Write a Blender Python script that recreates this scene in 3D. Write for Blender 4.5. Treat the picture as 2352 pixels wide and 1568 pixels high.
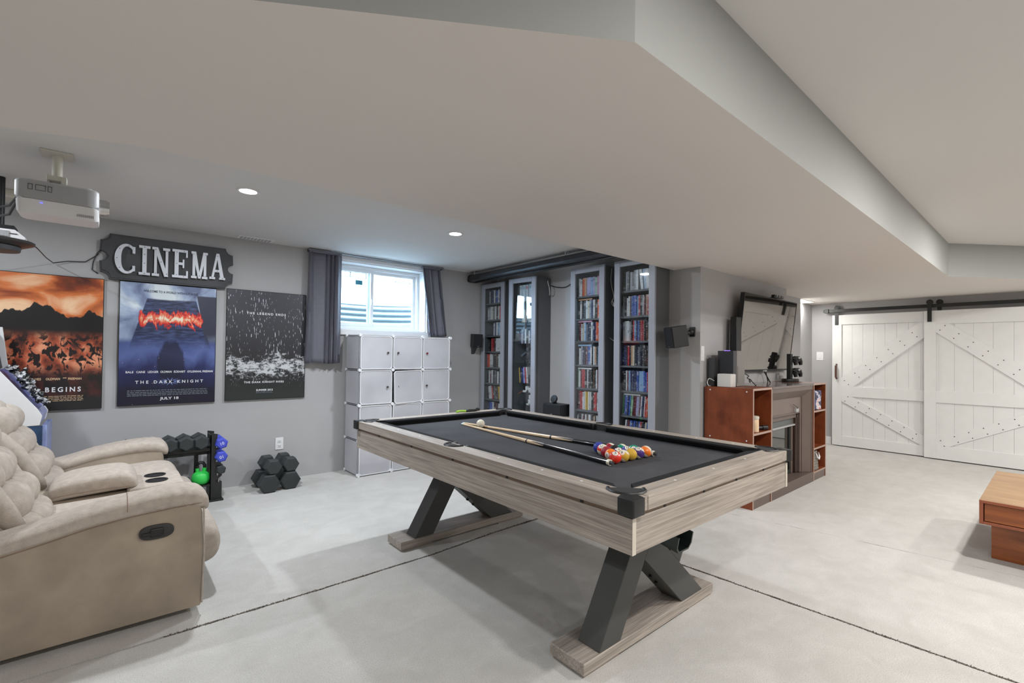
import bpy, bmesh, math, random
from mathutils import Vector, Matrix

for o in list(bpy.data.objects):
    bpy.data.objects.remove(o)
S = bpy.context.scene
C = S.collection
PI = math.pi
RND = random.Random(7)

# ------------------------------------------------------------------ camera
cam_d = bpy.data.cameras.new('camera')
cam = bpy.data.objects.new('camera', cam_d)
C.objects.link(cam)
S.camera = cam
YAW, PITCH, ROLL = math.radians(49.5131), math.radians(0.74607), math.radians(0.6969)
fw = Vector((math.cos(YAW) * math.cos(PITCH), math.sin(YAW) * math.cos(PITCH), math.sin(PITCH)))
rt = Vector((math.sin(YAW), -math.cos(YAW), 0))
up = rt.cross(fw)
r2 = rt * math.cos(ROLL) + up * math.sin(ROLL)
u2 = -rt * math.sin(ROLL) + up * math.cos(ROLL)
M = Matrix((r2, u2, -fw)).transposed().to_4x4()
M.translation = (0, 0, 1.25)
cam.matrix_world = M
cam_d.sensor_width = 36
cam_d.lens = 1080.45 * 36 / 2352
cam_d.shift_y = 16.0 / 2352
cam_d.clip_start = 0.02

# ------------------------------------------------------------------ world, exposure
S.view_settings.view_transform = 'Standard'
S.view_settings.look = 'None'
S.view_settings.gamma = 1
S.view_settings.use_curve_mapping = False
S.view_settings.exposure = 0.77
W = bpy.data.worlds.new('sky')
S.world = W
W.use_nodes = True
wn = W.node_tree.nodes
wn['Background'].inputs[0].default_value = (0.52, 0.72, 1.0, 1)
wn['Background'].inputs[1].default_value = 27.0

LAMP_W = 15.0          # watts of one ceiling downlight


# ------------------------------------------------------------------ helpers
def lin(c):
    r = []
    for v in c[:3]:
        v = v / 255.0
        r.append(v / 12.92 if v <= 0.04045 else ((v + 0.055) / 1.055) ** 2.4)
    return (r[0], r[1], r[2], 1.0)


class NT:
    """tiny wrapper to write node trees"""
    def __init__(self, name):
        self.m = bpy.data.materials.new(name)
        self.m.use_nodes = True
        self.t = self.m.node_tree
        self.t.nodes.clear()
        self.out = self.t.nodes.new('ShaderNodeOutputMaterial')

    def n(self, kind, props=None, **ins):
        nd = self.t.nodes.new('ShaderNode' + kind)
        for k, v in (props or {}).items():
            setattr(nd, k, v)
        for k, v in ins.items():
            key = int(k[1:]) if k[0] == 'i' and k[1:].isdigit() else k.replace('_', ' ')
            s = nd.inputs[key]
            if hasattr(v, 'is_output') or isinstance(v, bpy.types.NodeSocket):
                self.t.links.new(v, s)
            else:
                s.default_value = v
        return nd

    def math(self, op, a, b=0.0, c=0.0):
        return self.n('Math', dict(operation=op), i0=a, i1=b, i2=c).outputs[0]

    def mix(self, f, a, b):
        nd = self.n('Mix', dict(data_type='RGBA'), i0=f)
        for idx, v in ((6, a), (7, b)):
            if isinstance(v, bpy.types.NodeSocket):
                self.t.links.new(v, nd.inputs[idx])
            else:
                nd.inputs[idx].default_value = v
        return nd.outputs[2]

    def ramp(self, f, stops):
        nd = self.n('ValToRGB', i0=f)
        el = nd.color_ramp.elements
        while len(el) < len(stops):
            el.new(0.5)
        for e, (p, c) in zip(el, stops):
            e.position = p
            e.color = c
        return nd.outputs[0]

    def smooth(self, x, a, b):
        return self.n('MapRange', dict(interpolation_type='SMOOTHSTEP'), i0=x, i1=a, i2=b, i3=0.0, i4=1.0).outputs[0]

    def surf(self, sock):
        self.t.links.new(sock, self.out.inputs[0])
        return self.m


def bump(t, h, strength, dist=0.002):
    return t.n('Bump', Strength=strength, Distance=dist, Height=h).outputs[0]


def plain(name, rgb, rough=0.5, metal=0.0, var=0.0, vscale=6.0, bmp=0.0, bscale=120.0, spec=0.5, coat=0.0, emit=None, estr=0.0):
    t = NT(name)
    co = t.n('TexCoord').outputs['Object']
    col = lin(rgb)
    ins = dict(Roughness=rough, Metallic=metal)
    if var > 0:
        nz = t.n('TexNoise', Vector=co, Scale=vscale, Detail=4.0).outputs[0]
        a = tuple(max(0, v * (1 - var)) for v in col[:3]) + (1,)
        b = tuple(min(1, v * (1 + var)) for v in col[:3]) + (1,)
        ins['Base_Color'] = t.ramp(nz, [(0.3, a), (0.7, b)])
    else:
        ins['Base_Color'] = col
    if bmp > 0:
        nz2 = t.n('TexNoise', Vector=co, Scale=bscale, Detail=3.0).outputs[0]
        ins['Normal'] = bump(t, nz2, bmp)
    p = t.n('BsdfPrincipled', **ins)
    p.inputs['Specular IOR Level'].default_value = spec
    p.inputs['Coat Weight'].default_value = coat
    if emit:
        p.inputs['Emission Color'].default_value = lin(emit)
        p.inputs['Emission Strength'].default_value = estr
    return t.surf(p.outputs[0])


def wood(name, c1, c2, axis, rough=0.45, along=1.6, across=38.0, streak=0.5, coat=0.0):
    t = NT(name)
    co = t.n('TexCoord').outputs['Object']
    sc = [across] * 3
    sc['xyz'.index(axis)] = along
    mp = t.n('Mapping', Vector=co, Scale=sc).outputs[0]
    n1 = t.n('TexNoise', Vector=mp, Scale=1.0, Detail=6.0, Roughness=0.65, Distortion=0.4).outputs[0]
    sc2 = [across * 0.16] * 3
    sc2['xyz'.index(axis)] = along * 0.7
    mp2 = t.n('Mapping', Vector=co, Scale=sc2).outputs[0]
    n2 = t.n('TexNoise', Vector=mp2, Scale=1.0, Detail=3.0, Distortion=1.6).outputs[0]
    f = t.math('ADD', t.math('MULTIPLY', n1, 1 - streak), t.math('MULTIPLY', n2, streak))
    col = t.ramp(f, [(0.32, lin(c1)), (0.66, lin(c2))])
    p = t.n('BsdfPrincipled', Base_Color=col, Roughness=rough, Normal=bump(t, n1, 0.25, 0.001))
    p.inputs['Coat Weight'].default_value = coat
    p.inputs['Coat Roughness'].default_value = 0.12
    return t.surf(p.outputs[0])


def glass(name, tint=(1, 1, 1, 1), boost=1.0):
    t = NT(name)
    bf = t.n('NewGeometry').outputs['Backfacing']
    fr = t.n('Fresnel', IOR=t.math('MULTIPLY_ADD', bf, 1 / 1.5 - 1.5, 1.5)).outputs[0]
    tr = t.n('BsdfTransparent', Color=tint).outputs[0]
    gl = t.n('BsdfGlossy', Color=(1, 1, 1, 1), Roughness=0.02).outputs[0]
    return t.surf(t.n('MixShader', i0=t.math('MULTIPLY', fr, boost), i1=tr, i2=gl).outputs[0])


class MB:
    """mesh builder in world coordinates"""
    def __init__(self):
        self.bm = bmesh.new()

    def _merge(self, tb, mat=None):
        if mat is not None:
            bmesh.ops.transform(tb, matrix=mat, verts=tb.verts)
        me = bpy.data.meshes.new('tmp')
        tb.to_mesh(me)
        tb.free()
        self.bm.from_mesh(me)
        bpy.data.meshes.remove(me)
        return self

    def box(self, x0, x1, y0, y1, z0, z1, bev=0.0, seg=2, mat=None):
        tb = bmesh.new()
        bmesh.ops.create_cube(tb, size=1.0)
        for v in tb.verts:
            v.co = Vector(((x0 + x1) / 2 + v.co.x * (x1 - x0), (y0 + y1) / 2 + v.co.y * (y1 - y0), (z0 + z1) / 2 + v.co.z * (z1 - z0)))
        if bev > 0:
            bmesh.ops.bevel(tb, geom=tb.edges[:], offset=bev, segments=seg, affect='EDGES', profile=0.5)
        return self._merge(tb, mat)

    def prism(self, poly, axis, a, b, bev=0.0, mat=None):
        tb = bmesh.new()

        def P(p, h):
            return {'x': (h, p[0], p[1]), 'y': (p[0], h, p[1]), 'z': (p[0], p[1], h)}[axis]
        v0 = [tb.verts.new(P(p, a)) for p in poly]
        v1 = [tb.verts.new(P(p, b)) for p in poly]
        n = len(poly)
        tb.faces.new(v0)
        tb.faces.new(list(reversed(v1)))
        for i in range(n):
            tb.faces.new((v0[i], v1[i], v1[(i + 1) % n], v0[(i + 1) % n]))
        bmesh.ops.recalc_face_normals(tb, faces=tb.faces)
        if bev > 0:
            bmesh.ops.bevel(tb, geom=tb.edges[:], offset=bev, segments=2, affect='EDGES', profile=0.5)
        return self._merge(tb, mat)

    def loft(self, rings, cap=True, closed=True):
        bm = self.bm
        R = [[bm.verts.new(p) for p in r] for r in rings]
        n = len(R[0])
        fs = []
        for i in range(len(R) - 1):
            for j in range(n if closed else n - 1):
                k = (j + 1) % n
                fs.append(bm.faces.new((R[i][j], R[i][k], R[i + 1][k], R[i + 1][j])))
        if cap:
            fs.append(bm.faces.new(list(reversed(R[0]))))
            fs.append(bm.faces.new(R[-1]))
        bmesh.ops.recalc_face_normals(bm, faces=fs)
        return self

    def cyl(self, p0, p1, r0, r1=None, n=16):
        return self.tube([p0, p1], [r0, r0 if r1 is None else r1], n)

    def tube(self, pts, r, n=8):
        pts = [Vector(p) for p in pts]
        if not isinstance(r, (list, tuple)):
            r = [r] * len(pts)
        rings = []
        prev = None
        for i, p in enumerate(pts):
            d = (pts[min(i + 1, len(pts) - 1)] - pts[max(i - 1, 0)])
            if d.length < 1e-9:
                d = prev or Vector((0, 0, 1))
            d = d.normalized()
            a = Vector((0, 0, 1)) if abs(d.z) < 0.9 else Vector((1, 0, 0))
            s = d.cross(a).normalized()
            q = d.cross(s)
            prev = d
            rings.append([p + (s * math.cos(2 * PI * k / n) + q * math.sin(2 * PI * k / n)) * r[i] for k in range(n)])
        return self.loft(rings)

    def lathe(self, prof, c, n=24, mat=None):
        tb = MB()
        tb.loft([[(c[0] + r * math.cos(2 * PI * k / n), c[1] + r * math.sin(2 * PI * k / n), c[2] + z) for k in range(n)] for r, z in prof])
        return self._merge(tb.bm, mat)

    def sup(self, c, s, e1=0.6, e2=0.6, rot=None, nu=24, nv=14):
        """superellipsoid"""
        def pw(v, e):
            return math.copysign(abs(v) ** e, v)
        rings = []
        Mr = rot if rot is not None else Matrix.Identity(3)
        for i in range(nv + 1):
            ph = -PI / 2 + PI * (i + 0.001) / (nv + 0.002)
            rings.append([Vector(c) + Mr @ Vector((s[0] * pw(math.cos(ph), e1) * pw(math.cos(2 * PI * k / nu), e2),
                                                  s[1] * pw(math.cos(ph), e1) * pw(math.sin(2 * PI * k / nu), e2),
                                                  s[2] * pw(math.sin(ph), e1))) for k in range(nu)])
        return self.loft(rings)

    def sphere(self, c, r, nu=24, nv=14):
        return self.sup(c, (r, r, r), 1, 1, None, nu, nv)


INV = {}


def mesh_obj(name, mb, mat, parent=None, smooth=None, kind=None):
    me = bpy.data.meshes.new(name)
    if parent is not None and parent.name in INV:
        bmesh.ops.transform(mb.bm, matrix=INV[parent.name], verts=mb.bm.verts)
    mb.bm.to_mesh(me)
    mb.bm.free()
    if mat:
        me.materials.append(mat)
    if smooth:
        for p in me.polygons:
            p.use_smooth = True
        me.set_sharp_from_angle(angle=math.radians(smooth))
    o = bpy.data.objects.new(name, me)
    C.objects.link(o)
    if parent is not None:
        o.parent = parent
        INV[o.name] = INV.get(parent.name, Matrix.Identity(4))
    if kind:
        o['kind'] = kind
    return o


part = mesh_obj


def tag(o, label, cat, group=None):
    o['label'] = label
    o['category'] = cat
    if group:
        o['group'] = group
    return o


def thing(name, label, cat, loc, rotz=0.0, group=None):
    o = bpy.data.objects.new(name, None)
    C.objects.link(o)
    o.location = loc
    o.rotation_euler = (0, 0, rotz)
    o.empty_display_size = 0.05
    INV[o.name] = (Matrix.Translation(loc) @ Matrix.Rotation(rotz, 4, 'Z')).inverted()
    return tag(o, label, cat, group)


def struct(name, mb, mat, smooth=None):
    return mesh_obj(name, mb, mat, None, smooth, 'structure')


def sroot(name, loc):
    o = bpy.data.objects.new(name, None)
    C.objects.link(o)
    o.location = loc
    o['kind'] = 'structure'
    INV[o.name] = Matrix.Translation(loc).inverted()
    return o


def text_part(name, body, size, mat, parent, Mx, extrude=0.0006, align='CENTER', spacing=1.0, width=None):
    cu = bpy.data.curves.new('txt', 'FONT')
    cu.body = body
    cu.size = size
    cu.align_x = align
    cu.extrude = extrude
    cu.space_character = spacing
    cu.resolution_u = 3
    if name == 'lettering':
        cu.offset = size * 0.022
    ob = bpy.data.objects.new('txt', cu)
    me = bpy.data.meshes.new_from_object(ob)
    bpy.data.objects.remove(ob)
    bpy.data.curves.remove(cu)
    if width and len(me.vertices):
        xs = [v.co.x for v in me.vertices]
        k = width / max(1e-6, max(xs) - min(xs))
        me.transform(Matrix.Diagonal((k, 1, 1, 1)))
    me.transform(Mx)
    if parent is not None:
        me.transform(INV[parent.name])
    me.materials.clear()
    me.materials.append(mat)
    me.name = name
    o = bpy.data.objects.new(name, me)
    if name == 'lettering':
        o['kind'] = 'stuff'
    C.objects.link(o)
    o.parent = parent
    INV[o.name] = INV[parent.name]
    return o


def face_minus_y(x, y, z):
    """text plane that faces -Y (reads along +X)"""
    return Matrix.Translation((x, y, z)) @ Matrix.Rotation(PI / 2, 4, 'X')


# ------------------------------------------------------------------ materials
m_wall = plain('wall_paint', (177, 176, 176), 0.65, var=0.02, vscale=2, bmp=0.03, bscale=300)
m_ceil = plain('ceiling_paint', (218, 216, 213), 0.8, bmp=0.03, bscale=200)
m_sof = plain('soffit_paint', (224, 217, 211), 0.8, bmp=0.03, bscale=200)
m_white = plain('white_paint', (232, 232, 232), 0.4)
m_barn = plain('barn_paint', (230, 231, 229), 0.5, var=0.02, vscale=8)
m_black = plain('black_plastic', (26, 27, 28), 0.45)
m_blackmetal = plain('black_metal', (40, 41, 40), 0.42, metal=0.1)
m_leg = plain('black_steel', (74, 75, 73), 0.5, var=0.05)
m_dark = plain('dark_grey', (62, 64, 66), 0.5)
m_rubber = plain('rubber', (50, 54, 55), 0.55, var=0.08, vscale=30, bmp=0.1)
m_chrome = plain('chrome', (200, 200, 200), 0.2, metal=1.0)
m_felt = plain('felt', (74, 75, 79), 0.95, var=0.12, vscale=5, bmp=0.15, bscale=600, spec=0.1)
m_cushion = plain('cushion_felt', (38, 39, 41), 0.9, spec=0.15)
m_oak_x = wood('oak_along_x', (120, 110, 102), (190, 180, 169), 'x', along=2.6, across=150, streak=0.30)
m_oak_y = wood('oak_along_y', (120, 110, 102), (190, 180, 169), 'y', along=2.6, across=150, streak=0.30)
m_cherry = wood('cherry', (100, 46, 25), (146, 76, 43), 'z', 0.35, along=4, across=14)
m_cherry_edge = plain('cherry_edge', (172, 146, 132), 0.5)
m_walnut = wood('walnut_drawer', (104, 52, 26), (178, 104, 54), 'y', 0.25, along=1.5, across=34, streak=0.6)
m_walnut_top = wood('walnut_top', (140, 106, 74), (176, 142, 104), 'y', 0.35, along=2.0, across=26)
m_walnut_rim = plain('walnut_rim', (140, 78, 52), 0.4)
m_mantel = plain('mantel', (104, 90, 83), 0.35, var=0.05, vscale=8)
m_mantel_dark = plain('mantel_dark', (66, 48, 42), 0.35)
m_mirror = plain('fireplace_glass', (120, 122, 120), 0.04, metal=1.0)
m_tv = plain('tv_glass', (156, 151, 146), 0.03, metal=1.0)
m_fabric = plain('sofa_fabric', (180, 169, 158), 0.9, var=0.11, vscale=34, bmp=0.8, bscale=230, spec=0.15)
m_fabric2 = plain('sofa_side_fabric', (160, 148, 133), 0.9, var=0.2, vscale=4.5, bmp=0.3, bscale=420, spec=0.12)
m_stitch = plain('stitching', (134, 108, 90), 0.8)
m_doorframe = plain('cabinet_frame', (160, 164, 174), 0.4)
m_carcass = plain('cabinet_carcass', (104, 106, 109), 0.5)
m_glass = glass('cabinet_glass', (0.93, 0.95, 0.96, 1), 1.0)
m_wglass = glass('window_glass', (0.93, 0.98, 0.97, 1), 0.6)
m_clear = glass('clear_shelf', (0.85, 0.93, 0.92, 1), 1.2)
m_curtain = plain('curtain_cloth', (104, 104, 114), 0.55, var=0.05, vscale=30, bmp=0.1, bscale=500)
m_signb = plain('sign_board', (58, 58, 60), 0.55, var=0.15, vscale=6)
m_letter = plain('sign_letter', (214, 216, 222), 0.4)
m_bulb = plain('sign_bulb', (60, 60, 66), 0.3)
m_plast = None
m_conn = plain('white_connector', (236, 236, 238), 0.4)
m_maple = wood('cue_maple', (214, 184, 146), (234, 210, 176), 'y', 0.3, along=6, across=160)
m_ivory = plain('ivory', (232, 226, 208), 0.15, coat=0.5)
m_green = plain('kettlebell_green', (54, 204, 84), 0.4)
m_bluehex = plain('dumbbell_blue', (70, 82, 196), 0.5)
m_textw = plain('print_white', (236, 236, 238), 0.6)
m_textg = plain('print_grey', (120, 126, 136), 0.6)
m_textk = plain('print_dark', (50, 58, 84), 0.6)
m_texto = plain('print_cream', (226, 190, 150), 0.6)
m_projw = plain('projector_white', (222, 220, 220), 0.4)
m_projg = plain('projector_grey', (172, 172, 172), 0.45)
m_offwhite = plain('off_white', (208, 204, 190), 0.5)
m_cablew = plain('white_cable', (214, 214, 210), 0.5)


def carpet_mat():
    t = NT('carpet')
    co = t.n('TexCoord').outputs['Object']
    n1 = t.n('TexNoise', Vector=co, Scale=2.2, Detail=6.0, Roughness=0.6).outputs[0]
    n2 = t.n('TexNoise', Vector=co, Scale=230.0, Detail=3.0, Roughness=0.7).outputs[0]
    n3 = t.n('TexNoise', Vector=t.n('Mapping', Vector=co, Scale=(3, 4, 2)).outputs[0], Scale=2.0, Detail=4.0, Distortion=0.8).outputs[0]
    f = t.math('ADD', t.math('MULTIPLY', n1, 0.5), t.math('MULTIPLY', n3, 0.5))
    a = t.ramp(f, [(0.34, lin((197, 195, 190))), (0.66, lin((214, 212, 208)))])
    col = t.mix(t.smooth(n2, 0.32, 0.52), lin((180, 177, 172)), a)
    p = t.n('BsdfPrincipled', Base_Color=col, Roughness=0.95, Normal=bump(t, n2, 0.55, 0.006))
    p.inputs['Specular IOR Level'].default_value = 0.1
    p.inputs['Sheen Weight'].default_value = 0.1
    return t.surf(p.outputs[0])


m_carpet = carpet_mat()


def plastic_panel_mat():
    t = NT('translucent_panel')
    co = t.n('TexCoord').outputs['Object']
    n = t.n('TexNoise', Vector=co, Scale=2.6, Detail=2.0).outputs[0]
    col = t.ramp(n, [(0.3, lin((204, 204, 209))), (0.7, lin((226, 226, 231)))])
    p = t.n('BsdfPrincipled', Base_Color=col, Roughness=0.35)
    tl = t.n('BsdfTranslucent', Color=lin((226, 226, 232))).outputs[0]
    return t.surf(t.n('MixShader', i0=0.25, i1=p.outputs[0], i2=tl).outputs[0])


m_plast = plastic_panel_mat()

# ------------------------------------------------------------------ room shell
YW = 4.98      # poster wall
XB = 3.96      # film cabinet wall
WX0, WX1, WZ0, WZ1 = 1.80, 2.88, 1.50, 2.235   # window opening

floor = struct('floor', MB().box(-3.0, 8.2, -4.0, 5.2, -0.16, -0.014), plain('subfloor', (58, 55, 50), 0.9))


def ragged(poly, step=0.06, amp=0.004, edges=()):
    out = []
    n = len(poly)
    for i in range(n):
        a, b = Vector(poly[i]), Vector(poly[(i + 1) % n])
        if i in edges:
            k = max(2, int((b - a).length / step))
            nrm = Vector((-(b - a).y, (b - a).x)).normalized()
            for j in range(k):
                f = j / k
                q = a.lerp(b, f) + nrm * (RND.uniform(-amp, amp) if 0 < j else 0)
                out.append((q.x, q.y))
        else:
            out.append((a.x, a.y))
    return out


G = 0.0075
carpets = [
    ([(-2.9, 2.552 + G), (0.9, 2.548 + G), (1.55, 2.552 + G), (2.1, 2.60 + G), (2.64, 2.62 + G), (2.64, 4.98), (-2.9, 4.98)], (0, 1, 2, 3)),
    ([(2.64 + G * 0.1, 4.98), (2.64 + G * 0.1, 2.62), (2.62 + G, 1.9), (2.635 + G, 1.479), (2.66 + G, 0.94), (2.70 + G, 0.1), (2.75 + G, -1.0), (2.9, -3.9), (4.75, -3.9), (4.22, -1.0), (4.03, 0.15), (3.985, 0.5), (3.91, 1.05), (3.80, 1.65), (3.72, 2.1), (3.96, 2.1), (3.96, 4.98)], (1, 2, 3, 4, 5, 6, 8, 9, 10, 11, 12)),
    ([(-2.9, 2.552 - G), (-2.9, -3.9), (2.9 - 2 * G, -3.9), (2.75 - G, -1.0), (2.70 - G, 0.1), (2.66 - G, 0.94), (2.635 - G, 1.479), (2.62 - G, 1.9), (2.64 - G, 2.6 - G), (2.1, 2.60 - G), (1.55, 2.552 - G), (0.9, 2.548 - G)], (2, 3, 4, 5, 6, 8, 9, 10, 11)),
    ([(4.75 + 0.004, -3.9), (8.02, -3.9), (8.02, 2.45), (3.96, 2.45), (3.96, 2.1), (3.724, 2.1), (3.80 + 0.004, 1.65), (3.91 + 0.004, 1.05), (3.985 + 0.004, 0.5), (4.03 + 0.004, 0.15), (4.22 + 0.004, -1.0)], (5, 6, 7, 8, 9, 10)),
]
for poly, ed in carpets:
    part('carpet_piece', MB().prism(ragged(poly, 0.035, 0.0035, ed), 'z', -0.014, 0.0), m_carpet, floor)


def tuft_line(pts, n):
    mb = MB()
    for i in range(n):
        f = i / n * (len(pts) - 1)
        k = int(f)
        a, b = Vector(pts[k]), Vector(pts[k + 1])
        q = a.lerp(b, f - k) + Vector((RND.uniform(-.007, .007), RND.uniform(-.007, .007)))
        h = RND.uniform(0.0008, 0.003)
        mb.tube([(q.x, q.y, -0.002), (q.x + RND.uniform(-.006, .006), q.y + RND.uniform(-.006, .006), h)], [0.0024, 0.0012], 4)
    return mb


m_tuft = plain('frayed_carpet', (112, 104, 94), 0.95)
o = part('seam_tufts', tuft_line([(0.2, 2.55), (0.9, 2.548), (1.55, 2.552), (2.1, 2.60), (2.62, 2.615)], 900), m_tuft, floor, kind='stuff')
o = part('seam_tufts', tuft_line([(2.62, 2.2), (2.635, 1.479), (2.66, 0.94), (2.70, 0.1), (2.72, -0.4)], 900), m_tuft, floor, kind='stuff')

mb = MB()
mb.box(-3.0, WX0, YW, YW + 0.22, -0.1, 2.5).box(WX1, 4.2, YW, YW + 0.22, -0.1, 2.5)
mb.box(WX0, WX1, YW, YW + 0.22, -0.1, WZ0).box(WX0, WX1, YW, YW + 0.22, WZ1, 2.5)
struct('wall_back', mb, m_wall)
mb = MB().prism([(XB, 2.08), (5.95, 2.08), (5.95, 2.29), (7.05, 2.29), (7.05, 2.45), (8.2, 2.45), (8.2, 2.75), (4.18, 2.75), (4.18, 5.2), (XB, 5.2)], 'z', -0.1, 2.5)
struct('wall_right', mb, m_wall)
struct('wall_far', MB().box(8.02, 8.2, -4.1, 2.6, -0.1, 2.5), m_wall)
struct('wall_left', MB().box(-3.2, -3.0, -4.1, 5.2, -0.1, 2.5), m_wall)
struct('wall_front', MB().box(-3.2, 8.2, -4.2, -4.0, -0.1, 2.5), m_wall)
struct('baseboard_far', MB().box(8.003, 8.02, 2.19, 2.434, 0, 0.11, 0.004), m_white)
struct('baseboard_right', MB().box(5.951, 7.05, 2.275, 2.29, 0, 0.11, 0.004).box(7.05, 8.02, 2.435, 2.45, 0, 0.11, 0.004).box(XB, 5.94, 2.065, 2.08, 0, 0.11, 0.004), m_white)

struct('ceiling', MB().box(-3.0, 8.2, -4.1, 5.2, 2.371, 2.5), m_ceil)
struct('ceiling_left', MB().prism([(-3.0, 3.6), (-0.28, 2.3), (0.1, 2.2), (XB, 2.2), (XB, YW), (-3.0, YW)], 'z', 2.30, 2.3705), m_ceil)
sof = [(-3.0, 4.05), (-0.32, 2.495), (0.1, 2.345), (XB, 2.345), (XB, 2.08), (5.95, 2.08), (5.95, 2.29), (7.05, 2.29), (7.05, 2.45), (8.02, 2.45),
       (8.02, -0.65), (6.11, 0.712), (1.003, 0.707), (0.228, 1.20), (-3.0, 3.25)]
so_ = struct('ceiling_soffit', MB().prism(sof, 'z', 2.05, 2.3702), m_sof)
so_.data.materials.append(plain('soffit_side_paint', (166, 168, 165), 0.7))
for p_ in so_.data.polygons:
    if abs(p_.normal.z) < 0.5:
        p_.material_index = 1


# ------------------------------------------------------------------ lamps
m_lens = plain('lamp_lens', (255, 250, 244), 0.5, emit=(255, 250, 244), estr=16.0)


def downlight(x, y, z, label, watts=LAMP_W, warm=(1.0, 0.972, 0.945)):
    t = thing('recessed_light', label, 'ceiling light', (x, y, z), 0, 'recessed ceiling lights')
    part('trim_ring', MB().lathe([(0.052, -0.001), (0.052, -0.006), (0.066, -0.006), (0.068, -0.001)], (x, y, z), 28), m_white, t, 40)
    part('lens', MB().lathe([(0.0505, -0.001), (0.0505, -0.0045), (0.03, -0.006), (0.001, -0.0065)], (x, y, z), 28), m_lens, t, 40)
    ld = bpy.data.lights.new('downlight', 'AREA')
    ld.shape = 'DISK'
    ld.size = 0.10
    ld.energy = watts
    ld.color = warm
    lo = bpy.data.objects.new('downlight', ld)
    C.objects.link(lo)
    lo.parent = t
    lo.location = (0, 0, -0.012)
    return t


cool = (0.87, 0.93, 1.0)
downlight(0.667, 3.459, 2.30, 'round recessed ceiling light above the loveseat, left of the two lit ones', 17, cool)
downlight(2.271, 3.439, 2.30, 'round recessed ceiling light above the far table end, right of the two lit ones', 17, cool)
for lx, ly, w in ((-1.1, 3.75, 13),):
    downlight(lx, ly, 2.30, 'round recessed ceiling light out of sight beyond the left edge', w, cool)
LOUT = ('right of the soffit near the fireplace', 'above the pool table foot end', 'left of the soffit corner', 'by the barn doors', 'added fill far behind the table', 'added fill straight behind the camera', 'added fill at the left of the camera', 'added fill behind the coffee table')
for i, (lx, ly) in enumerate(((5.1, -0.15), (3.1, -0.3), (1.2, -0.3), (6.4, -1.3), (3.1, -2.4), (0.6, -2.4), (-1.4, -0.3), (5.2, -2.6))):  # the dimmest lamps, behind the camera, are unseen and added as soft fill
    downlight(lx, ly, 2.371, 'round recessed ceiling light outside the picture, ' + LOUT[i], LAMP_W * (1.35, 1.35, 0.9, 1.65, 0.8, 0.8, 0.8, 0.8)[i])

# flush light panel by the recess near the barn doors
t = thing('ceiling_panel_light', 'small bright white flush panel on the ceiling near the barn doors', 'ceiling light', (7.3, 2.37, 2.05))
part('panel_frame', MB().box(7.05, 7.60, 2.29, 2.45, 2.044, 2.05), m_white, t)
part('diffuser', MB().box(7.06, 7.585, 2.30, 2.445, 2.042, 2.0445), plain('panel_diffuser', (255, 253, 246), 0.5, emit=(255, 252, 244), estr=2.5), t)

pl_ = bpy.data.lights.new('panel_light', 'AREA')
pl_.shape = 'RECTANGLE'
pl_.size, pl_.size_y, pl_.energy, pl_.color = 0.50, 0.13, 6.0, (1.0, 0.98, 0.94)
plo = bpy.data.objects.new('panel_light', pl_)
C.objects.link(plo)
plo.parent = t
plo.location = (0.02, 0.0, -0.012)

# ceiling register near the poster wall
t = thing('ceiling_vent', 'slim white slotted air register on the ceiling beside the cinema sign', 'vent', (1.01, 4.87, 2.30))
part('vent_frame', MB().box(0.86, 1.16, 4.815, 4.925, 2.292, 2.30, 0.002), m_white, t)
for i in range(9):
    part('vent_slat', MB().box(0.885 + i * 0.029, 0.900 + i * 0.029, 4.83, 4.91, 2.288, 2.293), m_projg, t)


# ------------------------------------------------------------------ window and outside
win = sroot('window_1', ((WX0 + WX1) / 2, YW, WZ0))
mb = MB()
cw = 0.055
mb.box(WX0 - cw, WX1 + cw, YW - 0.022, YW, WZ1, WZ1 + 0.045, 0.004).box(WX0 - cw, WX1 + cw, YW - 0.03, YW, WZ0 - 0.06, WZ0, 0.004)
mb.box(WX0 - cw, WX0, YW - 0.022, YW, WZ0, WZ1, 0.004).box(WX1, WX1 + cw, YW - 0.022, YW, WZ0, WZ1, 0.004)
part('window_casing', mb, m_white, win)
mb = MB()
mb.box(WX0, WX0 + 0.012, YW, YW + 0.22, WZ0, WZ1).box(WX1 - 0.012, WX1, YW, YW + 0.22, WZ0, WZ1)
mb.box(WX0, WX1, YW, YW + 0.22, WZ1 - 0.012, WZ1).box(WX0, WX1, YW, YW + 0.22, WZ0, WZ0 + 0.012)
part('window_jamb', mb, m_white, win)
YG = YW + 0.17
x0, x1, z0, z1 = WX0 + 0.012, WX1 - 0.012, WZ0 + 0.012, WZ1 - 0.012
mb = MB()
f = 0.035
mb.box(x0, x1, YG - 0.02, YG + 0.045, z0, z0 + f, 0.004).box(x0, x1, YG - 0.02, YG + 0.045, z1 - f, z1, 0.004)
mb.box(x0, x0 + f, YG - 0.02, YG + 0.045, z0 + f, z1 - f, 0.004).box(x1 - f, x1, YG - 0.02, YG + 0.045, z0 + f, z1 - f, 0.004)
part('window_frame', mb, m_white, win)


def sash(a, b, y):
    mb = MB()
    s = 0.035
    za, zb = z0 + f, z1 - f
    mb.box(a, a + s, y - 0.012, y + 0.012, za, zb, 0.003).box(b - s, b, y - 0.012, y + 0.012, za, zb, 0.003)
    mb.box(a + s, b - s, y - 0.012, y + 0.012, za, za + s, 0.003).box(a + s, b - s, y - 0.012, y + 0.012, zb - s, zb, 0.003)
    fr = part('window_sash', mb, m_white, win)
    part('window_pane', MB().box(a + s, b - s, y - 0.003, y + 0.003, za + s, zb - s), m_wglass, fr)
    return fr


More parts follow.
